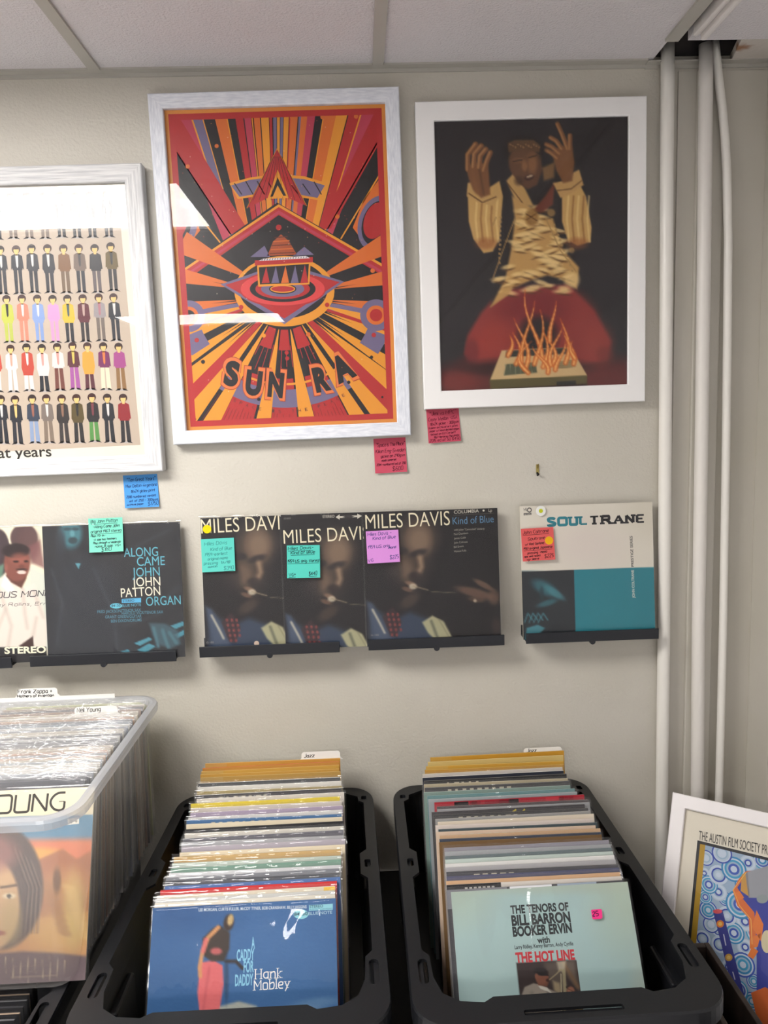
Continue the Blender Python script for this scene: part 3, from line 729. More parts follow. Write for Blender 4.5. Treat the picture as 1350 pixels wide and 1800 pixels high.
        B.ell(995, 290, 9, 22, (134, 90, 54), .6, .9)
        # head, looking down: plain face with a cloth headband
        B.poly([(893, 265), (950, 262), (953, 300), (944, 325), (928, 333), (912, 322), (898, 300)], (98, 64, 42), 1, 4)
        B.ell(921, 262, 36, 24, (34, 27, 26), .9, .3); B.ell(921, 285, 27, 30, (104, 70, 46), 1, .2); B.poly([(892, 252), (905, 246), (938, 246), (950, 256), (948, 268), (920, 262), (894, 268)], (96, 68, 42), 1, 3)
        for k in range(12): B.ell(897+k*4.6, 257+(k % 3)*2.5-3, 1.7, 1.7, (158, 118, 76), .8, .6)
        B.ell(936, 288, 8, 18, (148, 102, 62), .8, .8); B.ell(912, 282, 12, 5, (132, 90, 54), .7, .8); B.ell(935, 274, 12, 4, (120, 82, 50), .7, .8)
        B.line([(902, 284), (917, 281)], 2, (40, 24, 18), .9); B.line([(930, 277), (944, 273)], 2, (40, 24, 18), .9); B.ell(922, 292, 5, 9, (150, 104, 64), .8, .7)
        B.ell(930, 312, 9, 5, (60, 30, 24), .95, .5, -.3); B.ell(931, 310, 6, 2, (196, 172, 140), .9, .6, -.3); B.ell(912, 318, 8, 8, (58, 36, 24), .6, .8)
        B.poly([(953, 295), (975, 285), (974, 312), (956, 318)], (150, 110, 62), .8, 5)
        for k in range(11): B.ell(880+k*1.2-(k*1.4), 382+k*8, 2.2, 2.2, (176, 140, 84), .9, .5); B.ell(970+k*3.6, 386+k*9, 2.2, 2.2, (176, 140, 84), .9, .5)
        B.line([(905, 384), (884, 440), (867, 488)], 2, (168, 132, 76), .9); B.line([(960, 385), (985, 440), (1013, 478)], 2, (168, 132, 76), .9)
        B.line([(872, 382), (866, 396)], 2.5, (168, 132, 76), .8); B.ell(969, 374, 7, 7, (168, 132, 76), .8, .5); B.ell(1005, 440, 5, 5, (168, 132, 76), .7, .5)
        # machine
        B.poly([(882, 618), (1004, 612), (1032, 660), (1030, 674), (862, 684), (860, 668)], (98, 86, 50), 1, 2)
        B.poly([(882, 616), (1003, 610), (1032, 660), (862, 668)], (206, 174, 124), 1, 2); B.poly([(890, 640), (942, 637), (944, 655), (886, 660)], (84, 88, 66), 1, 2)
        B.poly([(890, 617), (996, 611), (1000, 622), (888, 628)], (56, 56, 50), 1, 2); B.poly([(974, 636), (1008, 633), (1012, 645), (976, 648)], (150, 132, 92), 1, 2)
        for k in range(6): B.line([(888+k*9, 640), (886+k*10, 659)], .8, (150, 150, 120), .7, 1)
        for k in range(4): B.line([(974, 636+k*4), (1010, 633+k*4)], .8, (110, 92, 60), .7, 1)
        B.poly([(862, 668), (1032, 660), (1032, 675), (864, 684)], (92, 82, 46), 1, 2); B.poly([(978, 671), (1012, 669), (1012, 676), (978, 678)], (40, 38, 34), 1, 1.5); B.poly([(862, 684), (1032, 675), (1032, 700), (862, 700)], (40, 26, 26), .9, 3)
        # flames
        r = random.Random(4)
        for x0, y0, top, sw in ((905, 640, 585, 10), (915, 645, 560, -14), (928, 640, 530, 12), (938, 630, 510, 16), (945, 640, 545, -10), (955, 645, 580, 8), (965, 640, 590, -12), (978, 642, 575, 12), (990, 638, 560, -10), (1000, 640, 585, 10), (1008, 630, 600, 6), (930, 655, 600, -18), (950, 655, 610, 14), (895, 625, 590, -6), (985, 650, 600, 9), (972, 600, 530, 6)):
            P = [(x0+sw*math.sin(3.3*t+x0), y0+(top-y0)*t) for t in [i/9 for i in range(10)]]
            for i in range(9):
                w = 9*(1-i/9.5)
                B.line(P[i:i+2], w, (206, 104, 40), .85, 3)
            for i in range(8):
                B.line(P[i:i+2], 3.4*(1-i/9), (246, 186, 110), .8, 2)
        B.grain(2.0, .7)
        return B.C
    A.paint(-iw/2, fw, iw/2, h-fw, 180, 248, fn); A.up()

# placement from the photographed corners
def quad_M(TL, TR, BR, BL, y, w=None, h=None):
    a, b, c, d = [on_y(*p, y) for p in (TL, TR, BR, BL)]
    ex = ((b-a)+(c-d)).normalized(); W = ((b-a).length+(c-d).length)/2; Hh = ((a-d).length+(b-c).length)/2
    cen = (a+b+c+d)/4; ez = Vector((0, -1, 0)).cross(ex)*-1
    ez = Vector((-ex.z, 0, ex.x))
    return cen, ex, ez, (w or W), (h or Hh)
def wall_frame(corners, depth, y_tilt=0.0):
    cen, ex, ez, W, Hh = quad_M(*corners, -depth-.003)
    O = cen-ez*(Hh/2); O.y = -.003
    return mat(O, ex, ez), W, Hh
D1 = .030
tr, br = on_y(243, 287, -D1), on_y(287, 828, -D1)
hh = (tr-br).length; ex = Vector((1, 0, 0)); O = br-ex*.27; O.y = -.003; O.z = br.z
O.z -= .0012
M1 = mat(O, (1, 0, .005), (-.005, 0, 1))
framed('framed_poster', 'grey-white wood-grain framed poster of rows of little standing figures', M1, .54, hh, .0385, D1, 'frame_woodgrain', art_figures, .010)
M2, W2, H2 = wall_frame(((258, 165), (703, 150), (721, 766), (305, 781)), .026)
framed('framed_poster', 'narrow white frame with a red, orange and black sunburst poster', M2, W2, H2, .031, .026, 'frame_bluewhite', art_sunburst, .009)
M3, W3, H3 = wall_frame(((731, 178), (1137, 168), (1135, 705), (745, 720)), .024)
framed('framed_poster', 'white frame with a dark poster of a kneeling performer raising both hands over flames', M3, W3, H3, .0405, .024, 'frame_smooth', art_performer, .004)

# ================================================================== ALBUMS ON PICTURE LEDGES
LP, JT = .315, .0035
def sleeve_mesh(w, h, t, seed, crinkle=.0012, over=.006, nx=26, nz=14, wave=.0):
    r = np.random.RandomState(seed); bm = new()
    zs = [0, .12, .3, .5, .68, .8, .88, .93, .965, .985, 1.0]
    for side in (0, 1):
        W = [(r.uniform(15, 160), r.uniform(0, 6.3), r.uniform(.3, 1), r.uniform(-60, 60)) for _ in range(7)]
        W2 = [(r.uniform(30, 220), r.uniform(0, 6.3), r.uniform(.3, 1)) for _ in range(6)]
        g = []
        for j, v in enumerate(zs):
            row = []; z = v*(h+over)
            for i in range(nx+1):
                u = i/nx; x = (u-.5)*(w+.007)
                n = sum(a*math.sin(f*x+p+q*z) for f, p, a, q in W)/3.2; n2 = sum(a*math.sin(f*x+p) for f, p, a in W2)/3
                top = max(0, (z-h+.012)/(over+.012))
                k = crinkle*(.9+.8*n)*(1+1.6*top)
                k = max(k, .0002)
                y = -.0009-k if side == 0 else t+.0007+k*.7
                if j == len(zs)-1: y = y*.5+t*.2; z2 = z+wave*n2-.0008
                else: z2 = z+wave*n2*top*.7
                row.append(bm.verts.new((x, y, z2)))
            g.append(row)
        for j in range(len(zs)-1):
            for i in range(nx):
                q = (g[j][i], g[j][i+1], g[j+1][i+1], g[j+1][i])
                bm.faces.new(q if side == 0 else q[::-1])
    me = bpy.data.meshes.new('plastic_sleeve'); bm.to_mesh(me); bm.free()
    for p in me.polygons: p.use_smooth = True
    return me
def album(label, M, art_fn, group, sleeve='sleeve_clear', edge=(226, 218, 200), front=(40, 38, 40), seed=1, crinkle=.0012, mat_='print_card'):
    t = thing('record_album', label, 'record album', M, group)
    A = Art(M); A.slab(-LP/2, 0, LP/2, LP, JT, front, edge); A.clip = (-LP/2, LP/2, 0, LP); A.up()
    art_fn(A); A.build('jacket', t, mat_)
    link('plastic_sleeve', sleeve_mesh(LP, LP, JT, seed, crinkle), t, None, sleeve)
    return t, A
def disc_part(name, parent, M, px, py, r, col, label, lift=.004, ring=None):
    A = Art(M); x, z = A.loc(px, py); n = 24
    P = [(x+r*math.cos(2*math.pi*k/n), z+r*math.sin(2*math.pi*k/n)) for k in range(n)]
    A.k = 0
    f = [A.vert(a, b, -lift) for a, b in P]; bk = [A.vert(a, b, -lift+.0006) for a, b in P]
    A.F.append(f); A.C.append(col)
    for i in range(n):
        A.F.append([f[i], bk[i], bk[(i+1) % n], f[(i+1) % n]]); A.C.append(col)
    if ring:
        A.F.append([A.vert(x+(a-x)*.42, z+(b-z)*.42, -lift-.0002) for a, b in P]); A.C.append(ring)
    o = A.build(name, parent, 'note_paper'); o['label'] = label; return o

# ledges: front-lip bottom corners in the photo give place and length
def ledge(label, p0, p1, knob=True, x0=None):
    a, b = on_y(*p0, -.060), on_y(*p1, -.060)
    if x0 is not None: a.x = x0
    z = (a.z+b.z)/2; cx = (a.x+b.x)/2; hw = (b.x-a.x)/2
    t = thing('picture_ledge', label, 'ledge', Matrix.Translation((cx, 0, z)), 'black record ledges')
    bm = new(); box(bm, (-hw, -.056, .004), (hw, -.0005, .007), .0006); bm_obj('shelf', bm, 'ledge_metal', t)
    bm = new(); box(bm, (-hw, -.060, 0), (hw, -.056, .025), .0008); bm_obj('front_lip', bm, 'ledge_metal', t)
    bm = new(); box(bm, (-hw, -.0035, .007), (hw, -.0005, .03), .0006); bm_obj('back_flange', bm, 'ledge_metal', t)
    if knob:
        bm = new(); tube(bm, [(0, -.0605, -.0005), (0, -.050, -.0005)], .0068, 20); bm_obj('screw_knob', bm, 'ledge_metal', t, smooth=False)
    return z+.0072
z1 = ledge('short visible end of a black picture ledge at the left edge, under the pale album', (-240, 1186), (21, 1173), True)
z2 = ledge('black picture ledge under the black album with teal lettering', (53, 1173), (310, 1162))
z3 = ledge('black picture ledge under the left pair of dark trumpet albums', (351, 1158), (597, 1145))
z4 = ledge('black picture ledge under the rightmost dark trumpet album', (648, 1145), (887, 1133))
z5 = ledge('black picture ledge under the cream and teal album beside the pipe', (925, 1131), (1158, 1124))

LEAN = .030
def lean_M(px_left, px_right, py, zb, yb, roll=0.0):
    """album standing on a ledge, leaning back on the wall: centre x measured in the photo at mid height"""
    a, b = on_y(px_left, py, yb+LEAN/2), on_y(px_right, py, yb+LEAN/2)
    cx = (a.x+b.x)/2; s = LEAN/LP
    ez = Vector((math.sin(roll), s, math.sqrt(1-s*s))); ex = Vector((math.cos(roll), 0, -math.sin(roll)))
    ez = (ez-ex*ez.dot(ex)).normalized()
    return mat((cx, yb, zb+abs(math.sin(roll))*LP/2), ex, ez)

# --- pale album (left): generic smiling man in a shirt, dark round heads behind
def art_pale(A):
    def fn(X, Y):
        B = Brush(X, Y, (228, 220, 192)); B.C[:] = np.array((230, 222, 194.))
        B.ell(-2, 972, 20, 42, (66, 52, 56), 1, .12); B.ell(42, 945, 24, 24, (84, 62, 62), 1, .12); B.ell(50, 958, 20, 30, (92, 66, 64), .8, .5)
        B.poly([(-150, 1020), (-10, 1000), (8, 990), (0, 1040), (-150, 1080)], (96, 128, 108), 1, 5)
        B.poly([(52, 995), (80, 1010), (95, 1140), (50, 1140)], (206, 208, 194), 1, 5); B.poly([(50, 960), (70, 950), (80, 1000), (56, 990)], (120, 76, 76), .8, 6)
        B.poly([(-150, 1040), (-8, 1020), (10, 1010), (36, 1035), (60, 1025), (85, 1100), (80, 1138), (-150, 1140)], (222, 210, 198), 1, 4)
        for P in ([(0, 1040), (20, 1100), (14, 1138)], [(40, 1036), (44, 1080), (48, 1104)], [(60, 1040), (76, 1085)], [(10, 1070), (-10, 1120)], [(64, 1086), (58, 1118)]): B.line(P, 5, (186, 172, 160), .6, 6)
        B.poly([(34, 1135), (58, 1118), (60, 1140), (36, 1142)], (66, 44, 40), 1, 2)
        B.poly([(10, 1012), (18, 1000), (50, 1000), (46, 1018), (38, 1034), (20, 1024)], (92, 54, 44), 1, 3)
        B.ell(30, 990, 23, 32, (124, 72, 60), 1, .15); B.ell(28, 968, 24, 13, (44, 32, 32), 1, .25); B.ell(34, 982, 15, 10, (150, 88, 74), .7, .8); B.ell(11, 998, 3, 7, (140, 84, 72), .9, .5)
        B.ell(28, 987, 5, 2.2, (44, 28, 26), .9, .6); B.ell(46, 987, 4, 2.2, (44, 28, 26), .9, .6); B.ell(38, 996, 5, 4, (104, 58, 48), .8, .6); B.ell(38, 1001, 10, 2, (50, 30, 28), .9, .6); B.ell(38, 1006, 8, 3, (226, 204, 192), .95, .4)
        B.poly([(8, 1010), (26, 1036), (18, 1044), (2, 1030)], (234, 228, 216), 1, 2)
        B.poly([(-200, 1140), (82, 1137), (84, 1165), (-200, 1168)], (36, 34, 36), 1, 1.2)
        return B.C
    A.paint(-LP/2, 0, LP/2, LP, 120, 120, fn); A.up()
    A.text('STEREO', (8, 1149), (81, 1147), 11, (232, 226, 200), .035)
    A.hand('THELONIOUS MONK', (-90, 1055), (88, 1047), 10, (58, 54, 60), 1.6, .25, 3, .0, .7)
    A.hand('with Sonny Rollins, Ernie', (-60, 1068), (92, 1063), 5.5, (70, 66, 70), .8, .25, 0, .0)
M = lean_M(-158, 76, 1030, z2, -.046)
album('pale album at the left edge showing a smiling man in a white shirt', M, art_pale, 'albums on the wall ledges', seed=3, edge=(225, 220, 205))

# --- black album with teal lettering
def art_teal(A):
    def fn(X, Y):
        B = Brush(X, Y, (26, 27, 32))
        B.poly([(100, 990), (140, 970), (200, 1000), (240, 1150), (90, 1150)], (34, 38, 46), .8, 30)
        B.ell(124, 938, 20, 26, (62, 118, 128), .9, .5); B.ell(118, 930, 7, 3, (34, 50, 58), .8, .7); B.ell(132, 930, 7, 3, (34, 50, 58), .8, .7); B.ell(128, 950, 8, 6, (30, 44, 50), .85, .5); B.ell(127, 938, 4, 6, (104, 166, 172), .6, .8)
        B.ell(120, 914, 22, 9, (36, 38, 44), .9, .5); B.ell(106, 955, 9, 24, (38, 42, 50), .8, .7); B.poly([(132, 990), (142, 990), (138, 1000)], (96, 170, 184), .8, 2)
        for P in ([(90, 1000), (110, 1060), (100, 1130)], [(165, 1000), (200, 1080), (206, 1140)], [(240, 960), (300, 930)], [(220, 1100), (280, 1080)], [(250, 1010), (290, 990)], [(285, 1060), (315, 1030)]): B.line(P, 3, (62, 66, 74), .6, 7)
        for P in ([(235, 1131), (262, 1120), (268, 1124), (246, 1135)], [(240, 1143), (262, 1131), (274, 1136), (256, 1147)], [(300, 1100), (322, 1092), (326, 1098), (308, 1106)], [(306, 1116), (326, 1106), (327, 1114), (312, 1122)], [(210, 1146), (226, 1141), (228, 1146)]): B.poly(P, (70, 142, 160), .95, 1.5)
        B.poly([(262, 1095), (290, 1096), (312, 1108), (318, 1132), (300, 1140), (282, 1134), (268, 1116)], (60, 92, 102), .8, 5)
        for P in ([(270, 1104), (274, 1120), (278, 1136)], [(286, 1108), (290, 1122), (296, 1138)], [(298, 1112), (310, 1130)]): B.line(P, 6, (66, 108, 120), .9, 4)
        return B.C
    A.paint(-LP/2, 0, LP/2, LP, 120, 120, fn); A.up()
    T, Wt = (92, 172, 190), (236, 230, 206)
    for s, L, R, c in (('ALONG', (218, 979), (278, 977), T), ('CAME', (241, 995), (290, 993), T), ('JOHN', (233, 1014), (281, 1012), T), ('JOHN', (233, 1031), (282, 1029), Wt), ('PATTON', (213, 1050), (282, 1046), Wt), ('ORGAN', (257, 1065), (318, 1062), T)):
        A.text(s, L, R, 15.5, c, 0)
    A.poly([(214, 1053), (248, 1051), (248, 1059), (214, 1060)], (80, 168, 210)); A.ell(204, 1065, 10.5, 4.6, (96, 184, 206)); A.up()
    A.text('STEREO', (216, 1058.5), (236, 1057.5), 4.2, (40, 70, 90), .02); A.text('84130', (196, 1067), (212, 1066.3), 4.4, (36, 60, 76), .02); A.text('BLUE NOTE', (214, 1067), (248, 1065), 4.4, (84, 150, 170), .01)
    for s, L, R in (('FRED JACKSON/TENOR SAX', (171, 1078), (248, 1074.5)), ('HAROLD VICK/TENOR SAX', (214, 1080.5), (287, 1078)), ('GRANT GREEN/GUITAR', (185, 1087), (249, 1085.5)), ('BEN DIXON/DRUMS', (195, 1094.5), (249, 1092))):
        A.text(s, L, R, 5, (70, 122, 140), .012)
M_TEAL = lean_M(76, 322, 1030, z2, -.051)
album('black album with teal face and teal and white title lettering, beside the pale album', M_TEAL, art_teal, 'albums on the wall ledges', 'sleeve_loose', (60, 60, 62), (38, 39, 44), 5, .0016)

# --- three pressings of a dark portrait album (generic trumpet player)
def art_trumpet(dx, dy, kind):
    def draw(A):
        def fn(X, Y):
            X = X-dx; Y = Y-dy; B = Brush(X, Y, (22, 18, 20))
            B.poly([(648, 1062), (690, 1090), (720, 1075), (760, 1090), (800, 1130), (648, 1145)], (46, 58, 78), 1, 12)
            B.poly([(644, 1056), (655, 1060), (676, 1100), (690, 1128), (660, 1130)], (66, 78, 98), .9, 8); B.line([(655, 1072), (668, 1096), (676, 1112)], 4, (206, 196, 170), .7, 3)
            B.poly([(672, 1084), (690, 1066), (706, 1092), (698, 1120), (686, 1118)], (52, 34, 38), .95, 3)
            for k in range(14): B.ell(682+(k % 3)*8+k*.6, 1080+(k//3)*9, 2.2, 2.8, (134, 58, 56), .85, .6)
            B.ell(735, 945, 32, 34, (112, 90, 72), .65, .8); B.ell(720, 985, 34, 44, (74, 58, 48), .55, .9); B.ell(708, 1000, 20, 20, (128, 104, 82), .6, .9, .4); B.ell(737, 950, 20, 24, (146, 120, 96), .6, .9)
            B.ell(735, 972, 16, 6, (34, 28, 30), .8, .7, -.3); B.ell(708, 968, 9, 6, (30, 26, 28), .7, .7)
            B.line([(738, 980), (741, 996), (736, 1008)], 9, (172, 142, 112), .7, 8); B.ell(730, 1012, 12, 7, (40, 30, 30), .8, .7); B.ell(722, 1026, 10, 4, (144, 112, 88), .7, .7, .3); B.ell(716, 1036, 10, 4, (120, 90, 72), .7, .7, .3)
            B.ell(690, 1006, 16, 26, (34, 28, 30), .7, .7); B.ell(720, 1056, 20, 10, (96, 76, 62), .5, .8, -.6)
            B.ell(726, 1031, 7, 5, (196, 184, 160), .8, .6); B.line([(726, 1030), (752, 1037)], 2.4, (150, 134, 108), .7, 2); B.line([(758, 1040), (800, 1042)], 1.2, (150, 136, 112), .7, 2)
            B.poly([(742, 1094), (760, 1082), (780, 1092), (798, 1126), (770, 1130), (752, 1112)], (168, 164, 128), .95, 4); B.line([(758, 1092), (772, 1128)], 5, (92, 94, 78), .8, 4); B.line([(772, 1090), (792, 1124)], 2, (120, 118, 92), .7, 3)
            if kind == 3:
                B.ell(835, 1042, 34, 8, (110, 82, 66), .8, .7, .25); B.ell(850, 1028, 20, 5, (126, 96, 76), .7, .7, .5); B.ell(838, 1054, 16, 5, (96, 72, 58), .7, .7, .1); B.ell(868, 1050, 10, 14, (118, 90, 72), .6, .7); B.ell(835, 1056, 3, 3, (190, 176, 150), .8, .6)
                B.ell(872, 1100, 8, 14, (70, 54, 48), .6, .8)
            return B.C
        A.paint(-LP/2, 0, LP/2, LP, 120, 120, fn); A.up()
        cr = (232, 222, 190)
        if kind == 3:
            A.text('MILES DAVIS', (643, 930), (791, 923), 25, cr, -.006)
            A.text('COLUMBIA', (798, 903), (842, 900.5), 5.5, (196, 190, 176), .01); A.text('Kind of Blue', (796, 922), (868, 918), 12.5, (88, 130, 164), -.004)
            A.ell(850, 897.5, 1.8, 1.8, (220, 214, 200), 10); A.text('Lp', (859, 900), (865, 899.6), 5.5, (190, 184, 170))
            for a, b in (((797, 895), (868, 891)), ((797, 906), (868, 902))): A.stroke([a, b], .4, (110, 104, 96))
            for k, s in enumerate(('with Julian "Cannonball" Adderly', 'Paul Chambers', 'James Cobb', 'John Coltrane', 'Bill Evans', 'Wynton Kelly')):
                w = (54, 25, 21, 24, 17, 22)[k]; A.text(s, (798, 933+k*7.6), (798+w, 931+k*7.6), 3.4, (150, 144, 134), .005)
            A.text('CL 1355', (652, 1118), (666, 1117.5), 3, (140, 136, 130))
        elif kind == 2:
            A.text('MILES DAVIS', (499, 956), (649, 948), 24, cr, -.006); A.text('STEREO', (567, 910.5), (588, 909.5), 4.5, (190, 184, 172), .01)
            A.poly([(590, 909), (597, 904), (597, 907.4), (628, 906), (628, 903), (636, 907), (628, 912), (628, 909), (597, 910.4), (597, 913.5)], (206, 200, 186)); A.up(); A.poly([(601, 909), (612, 905), (624, 908), (612, 911)], (44, 38, 40))
            A.text('CS 8163', (499, 913), (511, 912.6), 3, (140, 136, 130))
        else:
            A.text('MILES DAVIS', (354, 938), (506, 930), 25, cr, -.006); A.text('CL 1355', (363, 1131), (376, 1130.5), 3, (150, 146, 140))
            A.ell(451, 1131, 4.5, 4.5, (214, 190, 170), 12)
    return draw
MK1 = lean_M(359, 592, 1025, z3, -.044)
M_T1 = mat(MK1.translation, MK1.col[0][:3], MK1.col[2][:3])
t1, _ = album('dark album of a trumpet player with a yellow dot sticker over its title', M_T1, art_trumpet(-283, 10, 1), 'albums on the wall ledges', 'sleeve_clear', (214, 204, 180), (40, 35, 37), 7, .0013)
disc_part('dot_sticker', t1, M_T1, 364.5, 930, .0098, (238, 214, 20), 'round yellow dot sticker')
M_T2 = lean_M(500, 733, 1022, max(z3, z4), -.0485)
album('dark album of a trumpet player with white arrows printed along its top edge', M_T2, art_trumpet(-143, 22, 2), 'albums on the wall ledges', 'sleeve_clear', (70, 60, 66), (42, 36, 42), 8, .0010)
M_T3 = lean_M(644, 875, 1010, max(z3, z4), -.0535)
album('dark album of a trumpet player with blue subtitle and a lavender note on it', M_T3, art_trumpet(0, 0, 3), 'albums on the wall ledges', 'sleeve_clear', (214, 204, 180), (40, 35, 37), 9, .0010)

# --- cream and teal album
def art_cream(A):
    cr, te, bk = (226, 219, 204), (38, 128, 142), (42, 46, 50)
    def fn(X, Y):
        B = Brush(X, Y, cr); B.ell(1140, 900, 40, 40, (206, 198, 176), .35, 1.2); B.ell(1030, 960, 60, 40, (222, 208, 200), .6, 1.2)
        B.poly([(900, 1004.5), (1170, 996.5), (1170, 1130), (900, 1135)], te, 1, 1)
        B.poly([(900, 1004.5), (1009, 1001.3), (1013, 1135), (900, 1140)], bk, 1, 1)
        B.ell(958, 1034, 24, 11, (58, 112, 122), .8, .7, .5); B.ell(975, 1042, 20, 6, (70, 132, 142), .8, .7, .6); B.ell(962, 1060, 18, 5, (58, 116, 126), .7, .7, -.3); B.ell(952, 1044, 4, 12, (40, 60, 66), .8, .7)
        for k in range(4): B.line([(922+k*8, 1094), (928+k*9, 1078), (936+k*9, 1090)], 2.2, (70, 132, 142), .8, 2)
        B.poly([(922, 1130), (926, 1104), (945, 1098), (958, 1104), (950, 1112), (940, 1126)], (72, 140, 152), .9, 3); B.ell(985, 1102, 18, 4, (30, 34, 38), .6, .8)
        return B.C
    A.paint(-LP/2, 0, LP/2, LP, 120, 120, fn); A.up()
    A.hand('SOUL', (964, 924), (1032, 921), 12.5, te, 5.0, 0, 8.5, 0, 3.2, 2.6)
    A.hand('TRANE', (1037.5, 920.8), (1132, 917.5), 12.5, (38, 36, 40), 4.8, 0, 8.5, 0, 3.2, 2.8)
    A.text('JOHN COLTRANE', (1116, 1051), (1114, 1002), 4.4, (214, 220, 210), .02); A.text('PRESTIGE SERIES', (1114, 996), (1111.5, 942), 4.4, (52, 50, 54), .02)
    A.text('HI', (921, 899), (926, 898.5), 6, (70, 66, 64), .01); A.ell(930.5, 896.5, 4.4, 4.4, (84, 80, 78)); A.up(); A.ell(930.5, 896.5, 2.6, 2.6, cr); A.poly([(920.5, 902), (934, 901), (934, 905), (920.5, 906)], (84, 80, 78)); A.up(); A.text('high fidelity', (921.5, 905), (933, 904.3), 2.2, cr)
M_SO = lean_M(917, 1149, 1000, z5, -.049)
t5, _ = album('cream and teal album with slab title lettering, on the ledge beside the pipe', M_SO, art_cream, 'albums on the wall ledges', 'sleeve_clear', (222, 214, 190), (226, 219, 204), 12, .0010)
disc_part('dot_sticker', t5, M_SO, 950, 898, .0118, (240, 240, 234), 'round white sticker with a yellow centre', .004, (204, 210, 50))

# ================================================================== STICKY NOTES
def note(label, corners, col, lines, ink, surf, lift, w=.8, curl=.006, group='handwritten sticky notes', seed=1, dot=None):
    """surf: a matrix of the surface the note sticks to (its -y side)"""
    S = Art(surf @ Matrix.Translation((0, -lift, 0)))
    a, b, c, d = [S.loc(*p) for p in corners]
    W = (math.dist(a, b)+math.dist(d, c))/2; Hn = (math.dist(a, d)+math.dist(b, c))/2
    mid = ((a[0]+b[0])/2, (a[1]+b[1])/2); bt = ((c[0]+d[0])/2, (c[1]+d[1])/2)
    ez = Vector((mid[0]-bt[0], 0, mid[1]-bt[1])).normalized(); ex = Vector((ez.z, 0, -ez.x))
    M = surf @ Matrix.Translation((0, -lift, 0)) @ mat((mid[0], 0, mid[1]), ex, ez)
    t = thing('sticky_note', label, 'note', M, group)
    bend = lambda x, z: -curl*max(0, -z/Hn)**2.2
    A = Art(M); A.bend = bend; n = 8
    for k in range(n):
        z0, z1 = -Hn*k/n, -Hn*(k+1)/n
        A.k = 0; A.lpoly([(-W/2, z1), (W/2, z1), (W/2, z0), (-W/2, z0)], col)
    A.k = -6
    for k in range(n):
        z0, z1 = -Hn*k/n, -Hn*(k+1)/n; A.lpoly([(W/2, z1), (-W/2, z1), (-W/2, z0), (W/2, z0)], col)
    A.build('paper', t, 'note_paper')
    A = Art(M); A.bend = bend; A.k = 3
    for i, ln in enumerate(lines):
        s, x0, x1, y, cap = ln[:5]          # fractions across the note, cap height in photo px
        def pp(u, v): 
            q = M @ Vector((-W/2+u*W, 0, -v*Hn)); return proj(q)
        A.hand(s, pp(x0, y), pp(x1, y-.02), cap, ink, w, .15, seed=seed*17+i)
        if len(ln) > 5: A.stroke([pp(x0, y+.035), pp((x0+x1)/2, y+.03), pp(x1, y+.02)], w*.9, ink)
    o = A.build('handwriting', t, 'note_paper'); o['label'] = 'handwritten pen lettering'
    if dot:
        A = Art(M); A.bend = bend; A.k = 6; A.ell(dot[0], dot[1], dot[2], dot[2], dot[3], 20); o = A.build('dot_sticker', t, 'note_paper'); o['label'] = 'round yellow dot sticker'
WALL = mat((0, 0, 0), (1, 0, 0), (0, 0, 1))
BK, BL = (34, 34, 44), (50, 56, 120)
note('blue handwritten sticky note on the wall under the figure-row poster', ((216, 836), (276, 833), (281, 890), (221, 893)), (82, 154, 222),
     [('"Ten Great Years"', .1, .93, .2, 6), ('Max Dalton-Argentina', .06, .96, .38, 5), ('18x24 giclee print', .2, .9, .54, 4.6), ('2010 numbered variant', .06, .92, .70, 4), ('ed. of 250 - 300gsm', .14, .97, .82, 3.6), ('archival paper', .06, .55, .93, 3), ('$1750', .68, .98, .95, 6)], (26, 40, 84), WALL, .001, .75, seed=1)
note('pink handwritten sticky note on the wall under the sunburst poster', ((656, 772), (713, 768), (715, 829), (660, 832)), (204, 84, 104),
     [('"Space Is The Place"', .08, .96, .24, 6), ('Kilian Eng-Sweden', .05, .97, .42, 6), ('giclee on 290gsm', .2, .95, .56, 4.6), ('moab somerset', .22, .68, .67, 3.6), ('2014-numbered ed of 200', .06, .97, .79, 3.8), ('$600', .55, .87, .95, 6.5)], (70, 16, 36), WALL, .001, .8, seed=2)
note('pink handwritten sticky note tucked under the lower left corner of the kneeling performer poster', ((750, 718), (805, 716), (811, 775), (752, 779)), (200, 82, 102),
     [('"Jimi vs MPC"', .1, .9, .2, 6), ('Casey Weldon -USA', .04, .93, .36, 5.4), ('18x24 giclee - 300gsm', .1, .96, .49, 4.4), ('Italian archival art print', .04, .93, .59, 3.2), ('paper w/ hand deckled edges', .06, .97, .68, 3.2), ('-based on Ed Caraeff', .06, .85, .78, 3.6), ('1967 Monterey Pop photo', .18, .95, .87, 3.4), ('2015 ed of 50 $450', .04, .97, .97, 4.6)], (84, 14, 36), WALL, .001, .75, seed=3)
note('mint green sticky note on the black album with teal lettering', ((155, 911), (215, 910), (218, 969), (158, 971)), (126, 214, 190),
     [('Big John Patton', .07, .85, .14, 5.2, 1), ('-Along Came John', .12, .9, .29, 5), ('original 1963 stereo', .06, .95, .43, 4.6, 1), ('Plays VG+ ex -', .06, .5, .55, 3.8), ('-A side has feathers', .12, .8, .66, 3.6), ('Plays through w/ moderate', .12, .92, .76, 3.6), ('noise. B side ~VG+', .17, .92, .86, 3.8), ('$180', .36, .64, .98, 6.5)], BK, M_TEAL, .0062, .8, .004, seed=4)
